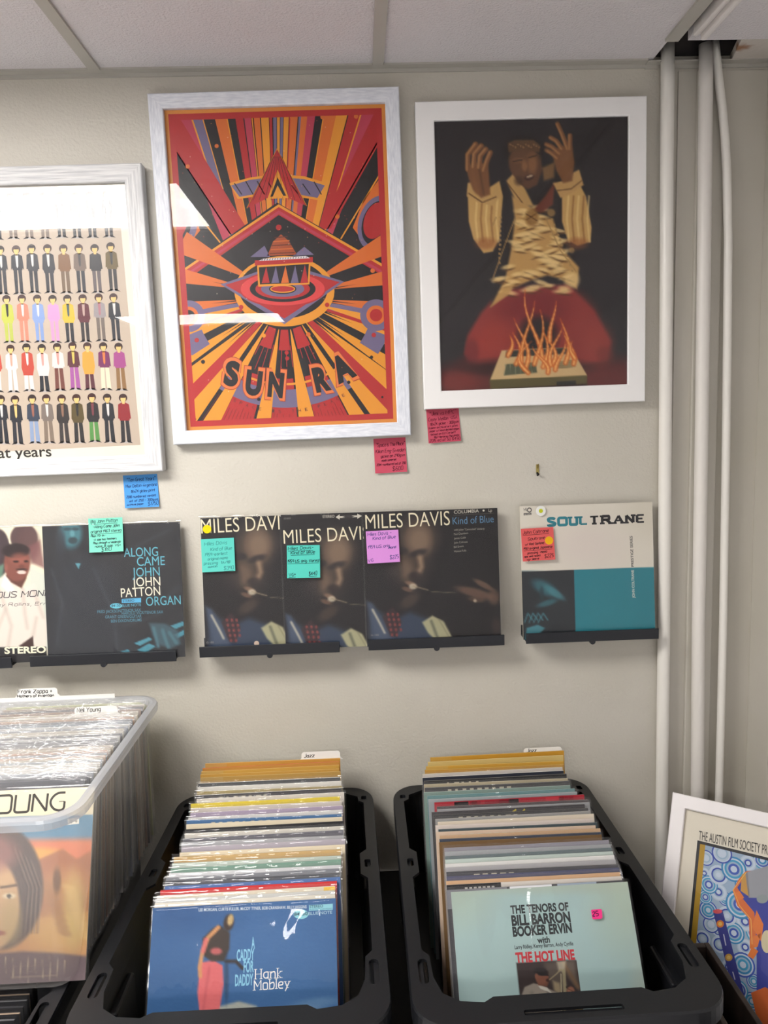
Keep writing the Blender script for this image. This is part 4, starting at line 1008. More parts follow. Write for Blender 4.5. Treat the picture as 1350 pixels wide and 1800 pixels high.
note('pale teal sticky note with faint pen on the leftmost dark trumpet album', ((353, 948), (411, 945), (414, 1003), (356, 1006)), (96, 204, 190),
     [('Miles Davis', .1, .78, .2, 6), ('Kind of Blue', .28, .92, .37, 5.6), ('1959-earliest', .1, .78, .52, 5), ('original mono', .18, .78, .65, 4.4), ('pressing = 1A/1B', .06, .85, .78, 4.4), ('matrices', .18, .46, .88, 3.4), ('$390', .66, .95, .96, 5.6, 1)], (44, 96, 100), M_T1, .0056, .6, .004, seed=5)
note('teal sticky note with bold pen on the middle dark trumpet album', ((504, 960), (562, 957), (563, 1014), (505, 1017)), (88, 204, 188),
     [('Miles Davis-', .04, .8, .14, 5.6, 1), ('Kind of Blue', .12, .84, .27, 5.4, 1), ('1959 US. orig. stereo!', .02, .97, .53, 5, 1), ('VG+', .05, .26, .95, 5, 1), ('$440', .66, .9, .93, 6, 1)], (20, 40, 48), M_T2, .0056, .9, .004, seed=6)
note('lavender sticky note on the rightmost dark trumpet album', ((643, 934), (700, 931), (703, 987), (646, 991)), (216, 146, 218),
     [('Miles Davis -', .05, .78, .15, 5.6), ('Kind of Blue', .2, .9, .28, 5), ('1959 U.S. orig.', .04, .72, .54, 5), ('mono!', .68, .9, .58, 4), ('VG', .02, .18, .96, 5), ('$225', .7, .96, .9, 6)], BL, M_T3, .0056, .8, .004, seed=7)
note('salmon red sticky note with a yellow dot on the cream and teal album', ((916, 929), (972, 927), (976, 984), (918, 986)), (226, 100, 98),
     [('John Coltrane', .05, .85, .17, 5.6, 1), ('Soultrane', .2, .72, .37, 5), ('w/ Red Garland', .1, .68, .52, 4), ('1961 original Japanese', .05, .93, .65, 4.2, 1), ('pressing -mono', .16, .76, .79, 4), ('near mint record', .05, .54, .89, 3.2), ('vg+ sleeve', .12, .5, .98, 3.2), ('$225', .68, .95, .93, 6)], (36, 22, 30), M_SO, .0056, .8, .004, seed=8, dot=(965, 950, 7.2, (244, 184, 30)))

# small brass picture hook left on the wall
p = on_y(945, 826, -.002)
t = thing('picture_hook', 'small brass picture hook left bare on the wall above the cream and teal album', 'hook', Matrix.Translation((p.x, 0, p.z)))
bm = new(); box(bm, (-.0035, -.0022, -.008), (.0035, -.0002, .013), .0007); bm_obj('plate', bm, 'brass', t)
bm = new(); tube(bm, [(0, -.002, .004), (0, -.010, .014)], .0012, 10); bm_obj('nail', bm, 'brass', t)
bm = new(); tube(bm, [(-.001, -.002, -.007), (-.001, -.007, -.012), (0, -.010, -.009)], .0026, 10); bm_obj('hook_lip', bm, 'blackened_metal', t)

# ================================================================== FURNITURE UNDER THE BINS
def bench(label, x0, x1, y0, y1, z, legs):
    t = thing('bench', label, 'bench', Matrix.Translation(((x0+x1)/2, (y0+y1)/2, 0)))
    hx, hy = (x1-x0)/2, (y1-y0)/2
    bm = new(); box(bm, (-hx, -hy, z-.025), (hx, hy, z), .003); bm_obj('bench_top', bm, 'bench_black', t)
    for sx in (-1, 1):
        for sy in (-1, 1):
            bm = new(); cx, cy = sx*(hx-legs), sy*(hy-.05); box(bm, (cx-.02, cy-.02, 0), (cx+.02, cy+.02, z-.025), .002); bm_obj('leg', bm, 'bench_black', t)
ZB = .505
bench('black bench under the two black totes', -.47, .555, -.75, -.02, ZB, .12)
bench('low black bench at the left under the lower black tote', -1.06, -.505, -.75, -.02, .32, .05)

# ================================================================== TOTES
def rrect(hx, hy, r, n=7):
    out = []
    for cx, cy, a0 in ((hx-r, hy-r, 0), (-hx+r, hy-r, 90), (-hx+r, -hy+r, 180), (hx-r, -hy+r, 270)):
        for k in range(n+1):
            a = math.radians(a0+90*k/n); out.append((cx+r*math.cos(a), cy+r*math.sin(a)))
    return out
def tote(label, cx, y_back, y_front, wb, wf, zr, zf, rot=0.0, zbase=None, group='black storage totes', detail=True):
    Ly = y_back-y_front; cy = (y_back+y_front)/2; hx, hy = (wb+wf)/4, Ly/2
    M = Matrix.Translation((cx, cy, zbase if zbase is not None else zf-.008)) @ Matrix.Rotation(rot, 4, 'Z')
    z0 = M.translation.z; zr -= z0; zf -= z0
    t = thing('storage_tote', label, 'tote', M, group)
    tp = lambda x, y: (x*(1+(wf-wb)/(wf+wb)*(-y/hy)), y)
    # rim: flat band with wider pads at the slots, slotted
    rw = .023
    o = rrect(hx, hy, .06, 9)
    i = [(hx-rw, hy-.075), (hx-rw, .10), (hx-rw-.014, .085), (hx-rw-.014, .015), (hx-rw, 0), (hx-rw, -hy+.165), (hx-rw-.012, -hy+.15), (hx-rw-.014, -hy+.10), (hx-rw-.025, -hy+.065), (hx-rw-.05, -hy+.047),
         (.13, -hy+.042), (.115, -hy+.052), (-.115, -hy+.052), (-.13, -hy+.042), (-hx+rw+.05, -hy+.047), (-hx+rw+.025, -hy+.065), (-hx+rw+.014, -hy+.10), (-hx+rw+.012, -hy+.15), (-hx+rw, -hy+.165), (-hx+rw, 0), (-hx+rw+.014, .015), (-hx+rw+.014, .085),
         (-hx+rw, .10), (-hx+rw, hy-.075), (-hx+rw+.012, hy-.065), (-hx+rw+.014, hy-.045), (-hx+.075, hy-rw), (hx-.075, hy-rw), (hx-rw-.014, hy-.045), (hx-rw-.012, hy-.065)]
    holes = []
    def slot(x, y, a, b, r=.004):
        holes.append([(x+p, y+q) for p, q in rrect(a, b, r, 3)])
    for s in (1, -1):
        slot(s*(hx-.022), .05, .0065, .013); slot(s*(hx-.022), hy-.052, .0065, .009); slot(s*(hx-.022), -hy+.115, .008, .028, .0075)
    slot(0, -hy+.0165, .075, .0055, .003)
    bm = new(); edges = []
    for lp in [o, i]+holes:
        vs = [bm.verts.new((*tp(*p), zr)) for p in lp]
        edges += [bm.edges.new((vs[k], vs[(k+1) % len(vs)])) for k in range(len(vs))]
    bmesh.ops.triangle_fill(bm, use_beauty=True, use_dissolve=False, edges=edges)
    top = [f for f in bm.faces]
    r_ = bmesh.ops.extrude_face_region(bm, geom=top)
    bmesh.ops.translate(bm, verts=[v for v in r_['geom'] if isinstance(v, bmesh.types.BMVert)], vec=(0, 0, -.005))
    sk = [[(*tp(*p), zr-.0005) for p in o], [(*tp(p[0]*1.006, p[1]*1.004), zr-.004) for p in o], [(*tp(p[0]*1.007, p[1]*1.005), zr-.030) for p in o], [(*tp(p[0]*.995, p[1]*.996), zr-.030) for p in o]]
    loft(bm, sk)
    bmesh.ops.recalc_face_normals(bm, faces=bm.faces)
    bm_obj('rim', bm, 'tote_plastic', t)
    bm = new(); n = 8
    def L(ins, z, r): return [(*tp(*p), z) for p in rrect(hx-ins, hy-ins, r, n)]
    k = .026
    loops = [L(.012, zr-.006, .055), L(.014, zr-.04, .05), L(k+.004, 0, .045), ]
    loft(bm, loops+[L(.2, 0, .02)], True, False, True)
    loft(bm, [L(.012, zr-.006, .055), L(.0225, zr-.006, .05), L(.0245, zr-.06, .05), L(k+.012, zf, .04)], True, False, False)
    loft(bm, [L(k+.012, zf, .04), L(.2, zf, .02)], True, False, True)
    if detail:
        for s in (1, -1):     # moulded panels on the inside of the long walls
            for yy in (hy-.24, -hy+.19):
                xw = s*(hx-.034); box(bm, (min(xw, xw+s*.03), yy-.05, zf+.04), (max(xw, xw+s*.03), yy+.05, zr-.075), .005)
    bmesh.ops.recalc_face_normals(bm, faces=bm.faces)
    bm_obj('body', bm, 'tote_plastic', t)
    return t
ZR = .722
tote('black slotted tote in the middle, with the blue album at its front', -.231, -.012, -.748, .460, .500, ZR, ZB+.012, 0.0, ZB)
tote('black slotted tote at the right, with the pale blue album at its front', .290, -.012, -.750, .468, .488, ZR, ZB+.012, math.radians(.8), ZB)
ZL = .668
tote('lower black tote at the left, under the clear bin', -.785, -.03, -.74, .50, .50, ZL, .332, 0.0, .32, detail=False)

# ================================================================== RECORDS IN THE TOTES
SLV = [sleeve_mesh(LP, LP, JT, 40+k, .0011, .006, 40, 10, .0012) for k in range(6)]
for k, me in enumerate(SLV): me.materials.append(MAT['sleeve_loose'])
SLC = [sleeve_mesh(LP+.004, LP, JT, 60+k, .0024, .011, 60, 10, .0035) for k in range(8)]
for k, me in enumerate(SLC): me.materials.append(MAT['sleeve_cloudy'])
def rec_M(pxl, pxr, py, z_bot, lean, slope=0.0):
    zt = z_bot+LP*math.cos(lean)
    c = on_z((pxl+pxr)/2, py, zt)
    ez = Vector((0, math.sin(lean), math.cos(lean))); ex = Vector((1, 0, slope)).normalized(); ez = (ez-ex*ez.dot(ex)).normalized()
    O = c-ez*LP
    return mat(O, ex, ez)
def plain_record(label, M, col, edge, group, slv, band=None, marks=None, seed=0):
    t = thing('record_album', label, 'record album', M, group)
    A = Art(M); A.slab(-LP/2, 0, LP/2, LP, JT, col, edge)
    r = random.Random(seed)
    A.clip = (-LP/2, LP/2, 0, LP)
    if band: A.rect(-LP/2, LP-.010, LP/2, LP-.0005, band)
    A.up()
    if marks == 'letters':
        for k in range(r.randint(5, 12)):
            x = -LP/2+.05+k*.016; A.rect(x, LP-.012, x+r.uniform(.004, .011), LP-.005, (206, 198, 176))
    elif marks == 'patch':
        for k in range(9):
            x = r.uniform(-LP/2, LP/2-.05); A.rect(x, LP-.03, x+r.uniform(.01, .05), LP-.001, r.choice(((30, 24, 28), (196, 52, 64), (150, 30, 46))))
    elif marks == 'corner':
        A.rect(LP/2-.02, LP-.03, LP/2, LP-.001, (236, 190, 40))
    elif marks == 'blocks':
        A.rect(-LP/2, LP-.03, -.05, LP, (120, 120, 126)); A.rect(-.045, LP-.03, .03, LP, (226, 226, 230)); A.rect(.04, LP-.03, .11, LP, (150, 164, 180))
    elif marks == 'title':
        A.rect(-LP/2, LP-.02, -.06, LP, (32, 30, 32)); A.up()
        for k in range(7): A.rect(-.125+k*.008, LP-.010, -.120+k*.008, LP-.005, (200, 196, 188))
    elif marks == 'gold':
        A.lstroke([(.0, LP-.012), (.016, LP-.003)], .003, (206, 186, 60)); A.lstroke([(.024, LP-.012), (.034, LP-.003)], .003, (206, 186, 60))
    elif marks == 'tape':
        A.rect(-LP/2, LP-.03, -LP/2+.05, LP, tuple(int(c*.85+30) for c in col))
    A.build('jacket', t, 'print_card')
    if slv is not None:
        s = bpy.data.objects.new('plastic_sleeve', slv); COL.objects.link(s); s.parent = t
    return t
ORD = ['first', 'second', 'third', 'fourth', 'fifth', 'sixth', 'seventh', 'eighth', 'ninth', 'tenth', 'eleventh', 'twelfth', 'thirteenth', 'fourteenth', 'fifteenth', 'sixteenth', 'seventeenth', 'eighteenth', 'nineteenth', 'twentieth',
       'twenty-first', 'twenty-second', 'twenty-third', 'twenty-fourth', 'twenty-fifth', 'twenty-sixth', 'twenty-seventh', 'twenty-eighth', 'twenty-ninth', 'thirtieth', 'thirty-first', 'thirty-second', 'thirty-third', 'thirty-fourth', 'thirty-fifth', 'thirty-sixth', 'thirty-seventh', 'thirty-eighth', 'thirty-ninth', 'fortieth',
       'forty-first', 'forty-second', 'forty-third', 'forty-fourth', 'forty-fifth']
GO, WH, GR, SI, CRm, BKc = (198, 152, 70), (226, 222, 214), (104, 104, 108), (168, 168, 170), (222, 208, 180), (34, 33, 36)
EDG = (228, 220, 200)
MID = [ # photo y of the top edge at mid width, left px, right px, face, edge, colour words, marks, sleeve
 (1338, 357, 602, (206, 150, 66), (214, 168, 90), 'orange-tan', 'tape', 0), (1345, 353, 599, (198, 140, 66), (206, 110, 70), 'reddish tan', None, 0), (1351, 349, 601, (202, 156, 70), (214, 172, 96), 'golden', 'tape', 0), (1357, 348, 601, (196, 150, 70), (208, 168, 92), 'dull gold', None, 0), (1362, 351, 601, (180, 142, 74), (200, 168, 104), 'brownish gold', 'tape', 0),
 (1372, 345, 602, (74, 76, 78), WH, 'dark grey', None, 1), (1379, 344, 604, WH, (236, 232, 226), 'white', None, 1), (1387, 343, 605, (164, 146, 92), (190, 178, 140), 'olive tan', None, 1), (1392, 339, 606, (60, 58, 62), WH, 'white-edged charcoal', 'letters', 1), (1399, 340, 611, (220, 212, 202), (232, 226, 218), 'off-white', None, 1),
 (1407, 334, 599, (222, 198, 50), (214, 196, 70), 'bright yellow', None, 1), (1415, 333, 604, (206, 196, 186), (230, 222, 214), 'pale beige', None, 1), (1423, 332, 606, (166, 150, 172), (210, 200, 208), 'lilac', None, 1), (1431, 327, 606, (214, 210, 206), WH, 'white-grey', None, 1), (1437, 323, 606, (60, 104, 150), (96, 130, 166), 'blue', 'letters', 1),
 (1443, 322, 608, CRm, EDG, 'cream', None, 0), (1451, 322, 609, BKc, (70, 68, 66), 'black', None, 0), (1459, 320, 610, (212, 206, 194), WH, 'grey-white', None, 1), (1467, 318, 608, (92, 90, 98), (150, 150, 156), 'slate grey', None, 1), (1475, 316, 608, SI, (208, 208, 208), 'silver', None, 1),
 (1482, 311, 616, (176, 168, 176), (206, 200, 204), 'mauve grey', None, 1), (1492, 310, 613, CRm, (232, 222, 200), 'plain cream', None, 0), (1500, 298, 607, (196, 162, 104), (208, 184, 136), 'sandy gold', None, 1), (1511, 297, 606, (186, 196, 184), (206, 212, 204), 'pale sage', None, 1), (1519, 294, 606, (112, 148, 130), (160, 184, 170), 'sea green', None, 1),
 (1528, 292, 605, (206, 206, 208), (224, 224, 226), 'silver white', None, 1), (1535, 285, 604, (120, 122, 128), (180, 180, 184), 'steel grey', None, 1), (1542, 284, 604, (66, 68, 74), (140, 140, 144), 'iron grey', None, 1), (1550, 282, 607, (72, 108, 164), (140, 160, 190), 'mid blue', None, 1), (1557, 270, 605, (196, 42, 42), (206, 70, 66), 'red', None, 0),
 (1566, 262, 604, (216, 204, 180), WH, 'cream with yellow corner', 'corner', 1), (1573, 258, 605, (196, 196, 192), (220, 220, 216), 'light silver', None, 1), (1580, 254, 608, (224, 218, 204), WH, 'ivory', None, 1)]
RGT = [
 (1326, 750, 998, (204, 150, 48), (212, 166, 76), 'golden orange', 'tape', 0), (1334, 748, 995, (214, 186, 116), (222, 200, 140), 'pale gold', None, 0), (1343, 747, 993, (206, 158, 62), (212, 176, 92), 'mustard gold', 'tape', 0), (1349, 744, 994, (196, 146, 60), (206, 170, 90), 'amber', None, 0), (1355, 740, 992, (206, 198, 190), (214, 200, 170), 'cream lavender', None, 1),
 (1361, 740, 994, (44, 48, 60), WH, 'navy black', None, 0), (1367, 739, 1003, (46, 46, 48), (120, 116, 110), 'black', 'letters', 0), (1374, 738, 1006, (186, 172, 140), (206, 196, 170), 'olive beige', None, 1), (1379, 740, 1008, (74, 72, 74), (150, 148, 140), 'dark grey', 'letters', 1), (1387, 736, 1012, (126, 150, 140), (176, 190, 180), 'grey green', None, 1),
 (1393, 748, 1014, (96, 140, 142), (150, 176, 174), 'teal', None, 1), (1399, 752, 1016, (158, 164, 166), (190, 194, 194), 'silver grey', None, 1), (1404, 767, 1024, (172, 40, 54), (150, 60, 66), 'crimson patterned', 'patch', 0), (1412, 769, 1034, (70, 60, 62), (128, 110, 106), 'brown black', None, 1), (1417, 771, 1035, (150, 150, 152), (190, 190, 190), 'plain silver', None, 1),
 (1421, 751, 1036, (60, 58, 60), (120, 112, 110), 'charcoal with gold marks', 'gold', 0), (1427, 757, 1040, (42, 42, 44), (110, 104, 100), 'jet black', 'letters', 1), (1433, 760, 1044, (150, 148, 146), (196, 192, 186), 'dove grey', None, 1), (1438, 770, 1044, (220, 206, 186), EDG, 'cream', None, 1), (1445, 766, 1042, (216, 202, 192), (226, 214, 204), 'pinkish white', None, 0),
 (1452, 771, 1050, (44, 62, 68), (120, 128, 128), 'teal black', None, 1), (1457, 762, 1052, (206, 182, 160), (224, 204, 182), 'peach cream', 'letters', 0), (1463, 773, 1056, (196, 160, 122), (214, 188, 156), 'tan', None, 0), (1469, 772, 1058, (44, 54, 72), (150, 140, 126), 'midnight blue', None, 1), (1474, 770, 1060, (112, 84, 50), (150, 122, 84), 'brown', None, 0),
 (1484, 774, 1078, (146, 142, 152), (186, 182, 190), 'grey lavender', None, 1), (1491, 776, 1080, (164, 166, 168), (200, 200, 200), 'pale steel', None, 1), (1498, 778, 1080, (88, 104, 108), (150, 160, 160), 'dark teal', None, 1), (1504, 776, 1085, (190, 204, 196), (214, 222, 214), 'mint white', None, 1), (1511, 777, 1086, (226, 224, 220), WH, 'white', None, 1),
 (1518, 778, 1088, (170, 168, 170), (206, 204, 204), 'soft silver', None, 1), (1526, 781, 1090, (54, 54, 60), (190, 186, 182), 'black and white', 'letters', 1), (1533, 782, 1092, (72, 74, 104), (120, 120, 140), 'navy', None, 1), (1541, 783, 1092, (206, 166, 126), (216, 188, 156), 'peach tan', None, 1), (1548, 784, 1094, (214, 206, 196), WH, 'off-white', 'title', 0),
 (1556, 772, 1108, (60, 60, 64), (120, 120, 124), 'black with grey blocks', 'blocks', 1)]
ZRB = ZB+.0125
def stack(rows, where, group, lean0, lean1, seed):
    r = random.Random(seed); n = len(rows); prev = None; tops = []
    for i, (py, xl, xr, face, edge, cname, marks, sl) in enumerate(rows):
        f = i/(n); lean = lean0+(lean1-lean0)*f
        py2 = py
        M = rec_M(xl, xr, py2, ZRB+.0004, lean, r.uniform(-.004, .010))
        y = M.translation.y+math.sin(lean)*LP
        if prev is not None and M.translation.y > prev-.0052:      # keep the feet of neighbours apart
            M.translation.y = prev-.0052
        prev = M.translation.y; tops.append(prev+math.sin(lean)*LP)
        plain_record('%s record jacket, %s from the back of the %s' % (cname, ORD[i], where), M, face, edge, group, SLV[r.randrange(6)] if sl else None, None, marks, seed*100+i)
    return prev, tops
pm, MID_TOPS = stack(MID, 'middle black tote', 'records in the middle black tote', math.radians(7), math.radians(31), 1)
pr, RGT_TOPS = stack(RGT, 'right black tote', 'records in the right black tote', math.radians(7), math.radians(31), 2)

# --- front record of the middle tote: blue cover
def art_blue(A):
    def fn(X, Y):
        B = Brush(X, Y, (54, 94, 142)); B.ell(500, 1690, 130, 90, (70, 114, 164), .6, 1.4); B.ell(330, 1600, 80, 40, (40, 78, 126), .6, 1.2); B.ell(300, 1780, 90, 50, (40, 84, 132), .5, 1.2)
        B.ell(560, 1762, 40, 8, (110, 146, 182), .6, 1.1, -.1); B.ell(540, 1772, 30, 5, (140, 168, 196), .4, 1.1)
        B.poly([(350, 1790), (375, 1772), (420, 1760), (450, 1768), (466, 1784), (440, 1792)], (170, 172, 160), .95, 5)
        pk = (214, 106, 108)
        B.poly([(352, 1692), (375, 1688), (391, 1697), (393, 1730), (388, 1762), (384, 1785), (352, 1788), (347, 1745)], pk, 1, 3); B.line([(368, 1700), (362, 1740), (356, 1786)], 4, (180, 82, 88), .6, 5)
        B.poly([(356, 1650), (374, 1632), (386, 1626), (404, 1640), (403, 1668), (394, 1690), (372, 1690), (358, 1680)], (60, 50, 44), 1, 4); B.ell(380, 1672, 10, 6, pk, .8, .6)
        B.ell(402, 1622, 9, 15, (60, 46, 40), 1, .4, .2); B.ell(405, 1617, 5, 10, (206, 176, 120), .9, .5, .2)
        B.line([(384, 1630), (366, 1648), (356, 1672), (351, 1700), (352, 1716)], 7, (206, 146, 96), .95, 3); B.line([(362, 1652), (357, 1672)], 8, pk, .8, 3)
        B.line([(398, 1690), (415, 1690), (426, 1702)], 6, (54, 44, 40), .95, 3); B.ell(398, 1720, 4, 40, (34, 46, 62), .5, .8)
        B.grain(3, .9)
        return B.C
    A.paint(-LP/2, 0, LP/2, LP, 130, 130, fn); A.up()
    T = (138, 196, 222); Wt = (240, 240, 236)
    for s, L, R in (('A', (442, 1667), (448, 1666.5), ), ('CADDY', (416, 1689), (447, 1687)), ('FOR', (428, 1709), (446, 1708)), ('DADDY', (413, 1733), (445, 1731))):
        A.text(s, L, R, 19, T, .03)
    A.hand('Hank', (449, 1721), (494, 1718.5), 17, Wt, 2.0, 0, 6, 0, .9, 2.2); A.hand('Mobley', (447, 1740.5), (509, 1736), 17, Wt, 2.0, 0, 6, 0, .9, 2.0)
    A.text('LEE MORGAN, CURTIS FULLER, McCOY TYNER, BOB CRANSHAW, BILLY HIGGINS', (349, 1602), (539, 1596.5), 5.2, (210, 220, 226), .01)
    A.poly([(543, 1591), (585, 1588.5), (585, 1599), (543, 1601)], (140, 200, 212)); A.ell(529, 1607, 13, 8.5, (140, 204, 214)); A.up()
    A.text('STEREO', (544, 1596), (568, 1594.8), 4.6, (40, 70, 96), .015); A.text('ALSO PLAYS ON MONO', (544, 1599.8), (584, 1598), 2.4, (60, 100, 130)); A.text('84230', (517, 1610), (541, 1608.5), 5.6, (34, 56, 76), .02); A.text('BLUE NOTE', (542, 1608.5), (584, 1606), 5.2, (166, 196, 210), .012)
M_BLUE = rec_M(268, 592, 1587.5, ZRB+.0004, math.radians(28.5), .006)
if M_BLUE.translation.y > pm-.006: M_BLUE.translation.y = pm-.006
album('blue album with a figure in a pink dress, frontmost in the middle black tote', M_BLUE, art_blue, 'records in the middle black tote', 'sleeve_front', (200, 190, 170), (46, 90, 146), 21, .0020)
# --- front record of the right tote: pale blue cover
def art_paleblue(A):
    pb = (166, 192, 190)
    def fn(X, Y):
        B = Brush(X, Y, pb); B.ell(800, 1560, 60, 60, (170, 180, 156), .5, 1.2); B.ell(1110, 1570, 60, 90, (172, 180, 152), .5, 1.2); B.ell(950, 1556, 200, 14, (172, 182, 162), .6, 1.0); B.ell(1130, 1740, 20, 60, (186, 194, 176), .5, 1.2)
        B.poly([(907.5, 1693), (1011.5, 1687.5), (1026, 1800), (917, 1800)], (54, 42, 40), 1, 1)
        return B.C
    A.paint(-LP/2, 0, LP/2, LP, 110, 110, fn); A.up()
    def fn2(X, Y):
        B = Brush(X, Y, (54, 43, 42))
        B.poly([(955, 1692), (980, 1690), (1000, 1740), (975, 1745)], (98, 88, 78), .7, 8); B.poly([(985, 1690), (1010, 1688), (1018, 1740), (1000, 1720)], (128, 116, 100), .6, 8); B.line([(990, 1692), (1016, 1735)], 6, (120, 90, 60), .7, 5)
        B.poly([(978, 1690), (995, 1689), (992, 1710), (982, 1706)], (206, 196, 170), .7, 5); B.poly([(972, 1724), (984, 1728), (988, 1755), (974, 1740)], (190, 170, 130), .6, 5)
        B.poly([(1010, 1755), (1022, 1745), (1026, 1790), (1012, 1790)], (186, 156, 80), .7, 5)
        B.poly([(913, 1760), (922, 1735), (938, 1728), (958, 1735), (980, 1745), (990, 1768), (985, 1800), (915, 1800)], (146, 136, 124), 1, 3)
        B.line([(935, 1745), (938, 1780)], 5, (110, 100, 92), .6, 6); B.line([(962, 1742), (980, 1765)], 4, (70, 62, 60), .7, 4); B.poly([(944, 1730), (962, 1736), (970, 1746), (950, 1738)], (206, 200, 188), .9, 2)
        B.poly([(944, 1716), (958, 1710), (966, 1722), (962, 1734), (946, 1732)], (112, 70, 54), 1, 3); B.ell(953, 1717, 11, 14, (126, 80, 62), 1, .25, .3); B.ell(951, 1708, 13, 7, (34, 28, 28), 1, .3, .2); B.ell(943, 1716, 3, 5, (130, 84, 66), .9, .5)
        B.line([(950, 1712), (963, 1714)], 3, (26, 22, 24), .9, 1.5); B.ell(963, 1723, 3.5, 3, (60, 36, 32), .9, .5)
        B.line([(966, 1722), (978, 1712), (986, 1704), (991, 1708)], 2.2, (150, 136, 104), .95, 1.5); B.line([(991, 1706), (993, 1740), (994, 1795)], 6, (150, 140, 110), .95, 2); B.line([(986, 1712), (988, 1795)], 1.6, (196, 186, 150), .9, 1.2)
        for k in range(9): B.ell(998+(k % 2)*4, 1735+k*7, 3.4, 2.6, (206, 196, 160) if k % 2 else (40, 34, 30), .9, .5)
        B.ell(1003, 1742, 7, 8, (150, 100, 78), .9, .4); B.line([(998, 1738), (1010, 1744)], 1.4, (80, 50, 40), .8, 1.2)
        return B.C
    a, b = A.loc(908, 1693), A.loc(1022, 1690)
    zt, zb_ = A.loc(960, 1690)[1], A.loc(960, 1793)[1]
    A.paint(a[0]+.001, zb_, a[0]+.103, zt-.001, 90, 84, fn2); A.up()
    K = (38, 42, 44)
    for s, L, R, cap, bo in (('THE TENORS OF', (898, 1606), (1000, 1600), 13.5, .04), ('BILL BARRON', (900, 1627), (1003.5, 1620), 17, .045), ('BOOKER ERVIN', (902, 1646), (1006, 1638.5), 16, .045)):
        A.text(s, L, R, cap, K, bo)
    A.text('with', (945, 1658), (967, 1656.5), 10.5, K, .03); A.text('Larry Ridley, Kenny Barron, Andy Cyrille', (905, 1668.5), (1008, 1661.5), 6.5, K, .02); A.text('THE HOT LINE', (907, 1692), (1011, 1686), 16.5, (196, 52, 60), .045)
M_PALE = rec_M(790, 1105, 1557, ZRB+.0004, math.radians(31), .012)
if M_PALE.translation.y > pr-.006: M_PALE.translation.y = pr-.006
tp_, _ = album('pale blue album with bold black lettering, frontmost in the right black tote', M_PALE, art_paleblue, 'records in the right black tote', 'sleeve_clear', (206, 210, 196), (166, 192, 190), 23, .0012)
A = Art(M_PALE @ Matrix.Translation((0, -.0045, 0))); A.poly([(1039, 1600), (1041, 1599), (1056, 1598), (1058, 1600), (1059, 1613), (1057, 1615), (1043, 1616), (1041, 1614)], (246, 62, 140)); A.up(2)
A.hand('25', (1042, 1611), (1052, 1610), 8, (40, 20, 60), 1.4)
o = A.build('price_sticker', tp_, 'note_paper'); o.location = (0, -.0045, 0); o['label'] = 'small hot pink price sticker reading 25'

# ================================================================== CLEAR BIN AT THE LEFT
ZBB, ZBR = ZL+.0008, 1.0
BX0, BX1, BYB, BYF = -.945, -.476, -.066, -.618
def clear_bin():
    cx, cy = (BX0+BX1)/2, (BYB+BYF)/2; hx, hy = (BX1-BX0)/2, (BYB-BYF)/2
    t = thing('storage_bin', 'clear frosted plastic bin packed with sleeved records at the left', 'bin', Matrix.Translation((cx, cy, ZBB)))
    H = ZBR-ZBB
    def L(ix, z, r, fr=0): return [(p[0], p[1]+(fr if p[1] < 0 else 0), z) for p in rrect(hx-ix, hy-ix, r, 8)]
    bm = new()
    loft(bm, [L(.016, H-.004, .05), L(.018, H-.03, .05), L(.020, H-.032, .05), L(.040, .02, .04), L(.048, .004, .035), L(.062, 0, .03)], True, False, True)
    bmesh.ops.recalc_face_normals(bm, faces=bm.faces); bm_obj('body', bm, 'bin_plastic', t, smooth=False)
    bm = new()
    loft(bm, [L(.018, H-.012, .05), L(.0165, H, .05), L(.010, H+.001, .055), L(.002, H-.001, .06), L(0, H-.006, .06), L(.001, H-.018, .06), L(.004, H-.018, .06)], True)
    bmesh.ops.recalc_face_normals(bm, faces=bm.faces); bm_obj('rim', bm, 'bin_rim_plastic', t, smooth=False)
    return t
clear_bin()
BCOL = [(206, 204, 198), (150, 152, 156), (196, 186, 166), (116, 118, 124), (212, 208, 200), (176, 158, 138), (140, 146, 156), (204, 200, 190), (96, 96, 102), (188, 176, 156), (160, 162, 166), (190, 150, 118), (84, 84, 90), (206, 198, 182), (128, 140, 150)]
r = random.Random(9)
nb = 33; BIN_TOPS = []; NY_AT = 4
for i in range(nb):
    f = i/(nb-1); py = 1235+f*(1371-1235); xr = 258+(160-258)*f; lean = math.radians(3+16.5*f)
    M = rec_M(0, 0, py, ZBB+.006, lean, r.uniform(-.003, .006))
    zt = ZBB+.006+LP*math.cos(lean); pr_ = on_z(xr, py-4*f, zt)
    BIN_TOPS.append(pr_.y)
    if i > NY_AT: pr_.y -= .004
    M.translation.x = pr_.x-.004-LP/2-r.uniform(0, .006)+.004*(1-f); M.translation.y = pr_.y-math.sin(lean)*LP
    col = r.choice(BCOL) if i not in (0, 3, 20) else ((196, 200, 150), (150, 120, 100), (176, 120, 80))[(0, 3, 20).index(i)]
    plain_record('crinkled plastic-sleeved record, %s from the back of the clear bin' % ORD[i], M, col, tuple(min(255, c+30) for c in col), 'records in the clear bin', SLC[r.randrange(8)], None, None, 700+i)
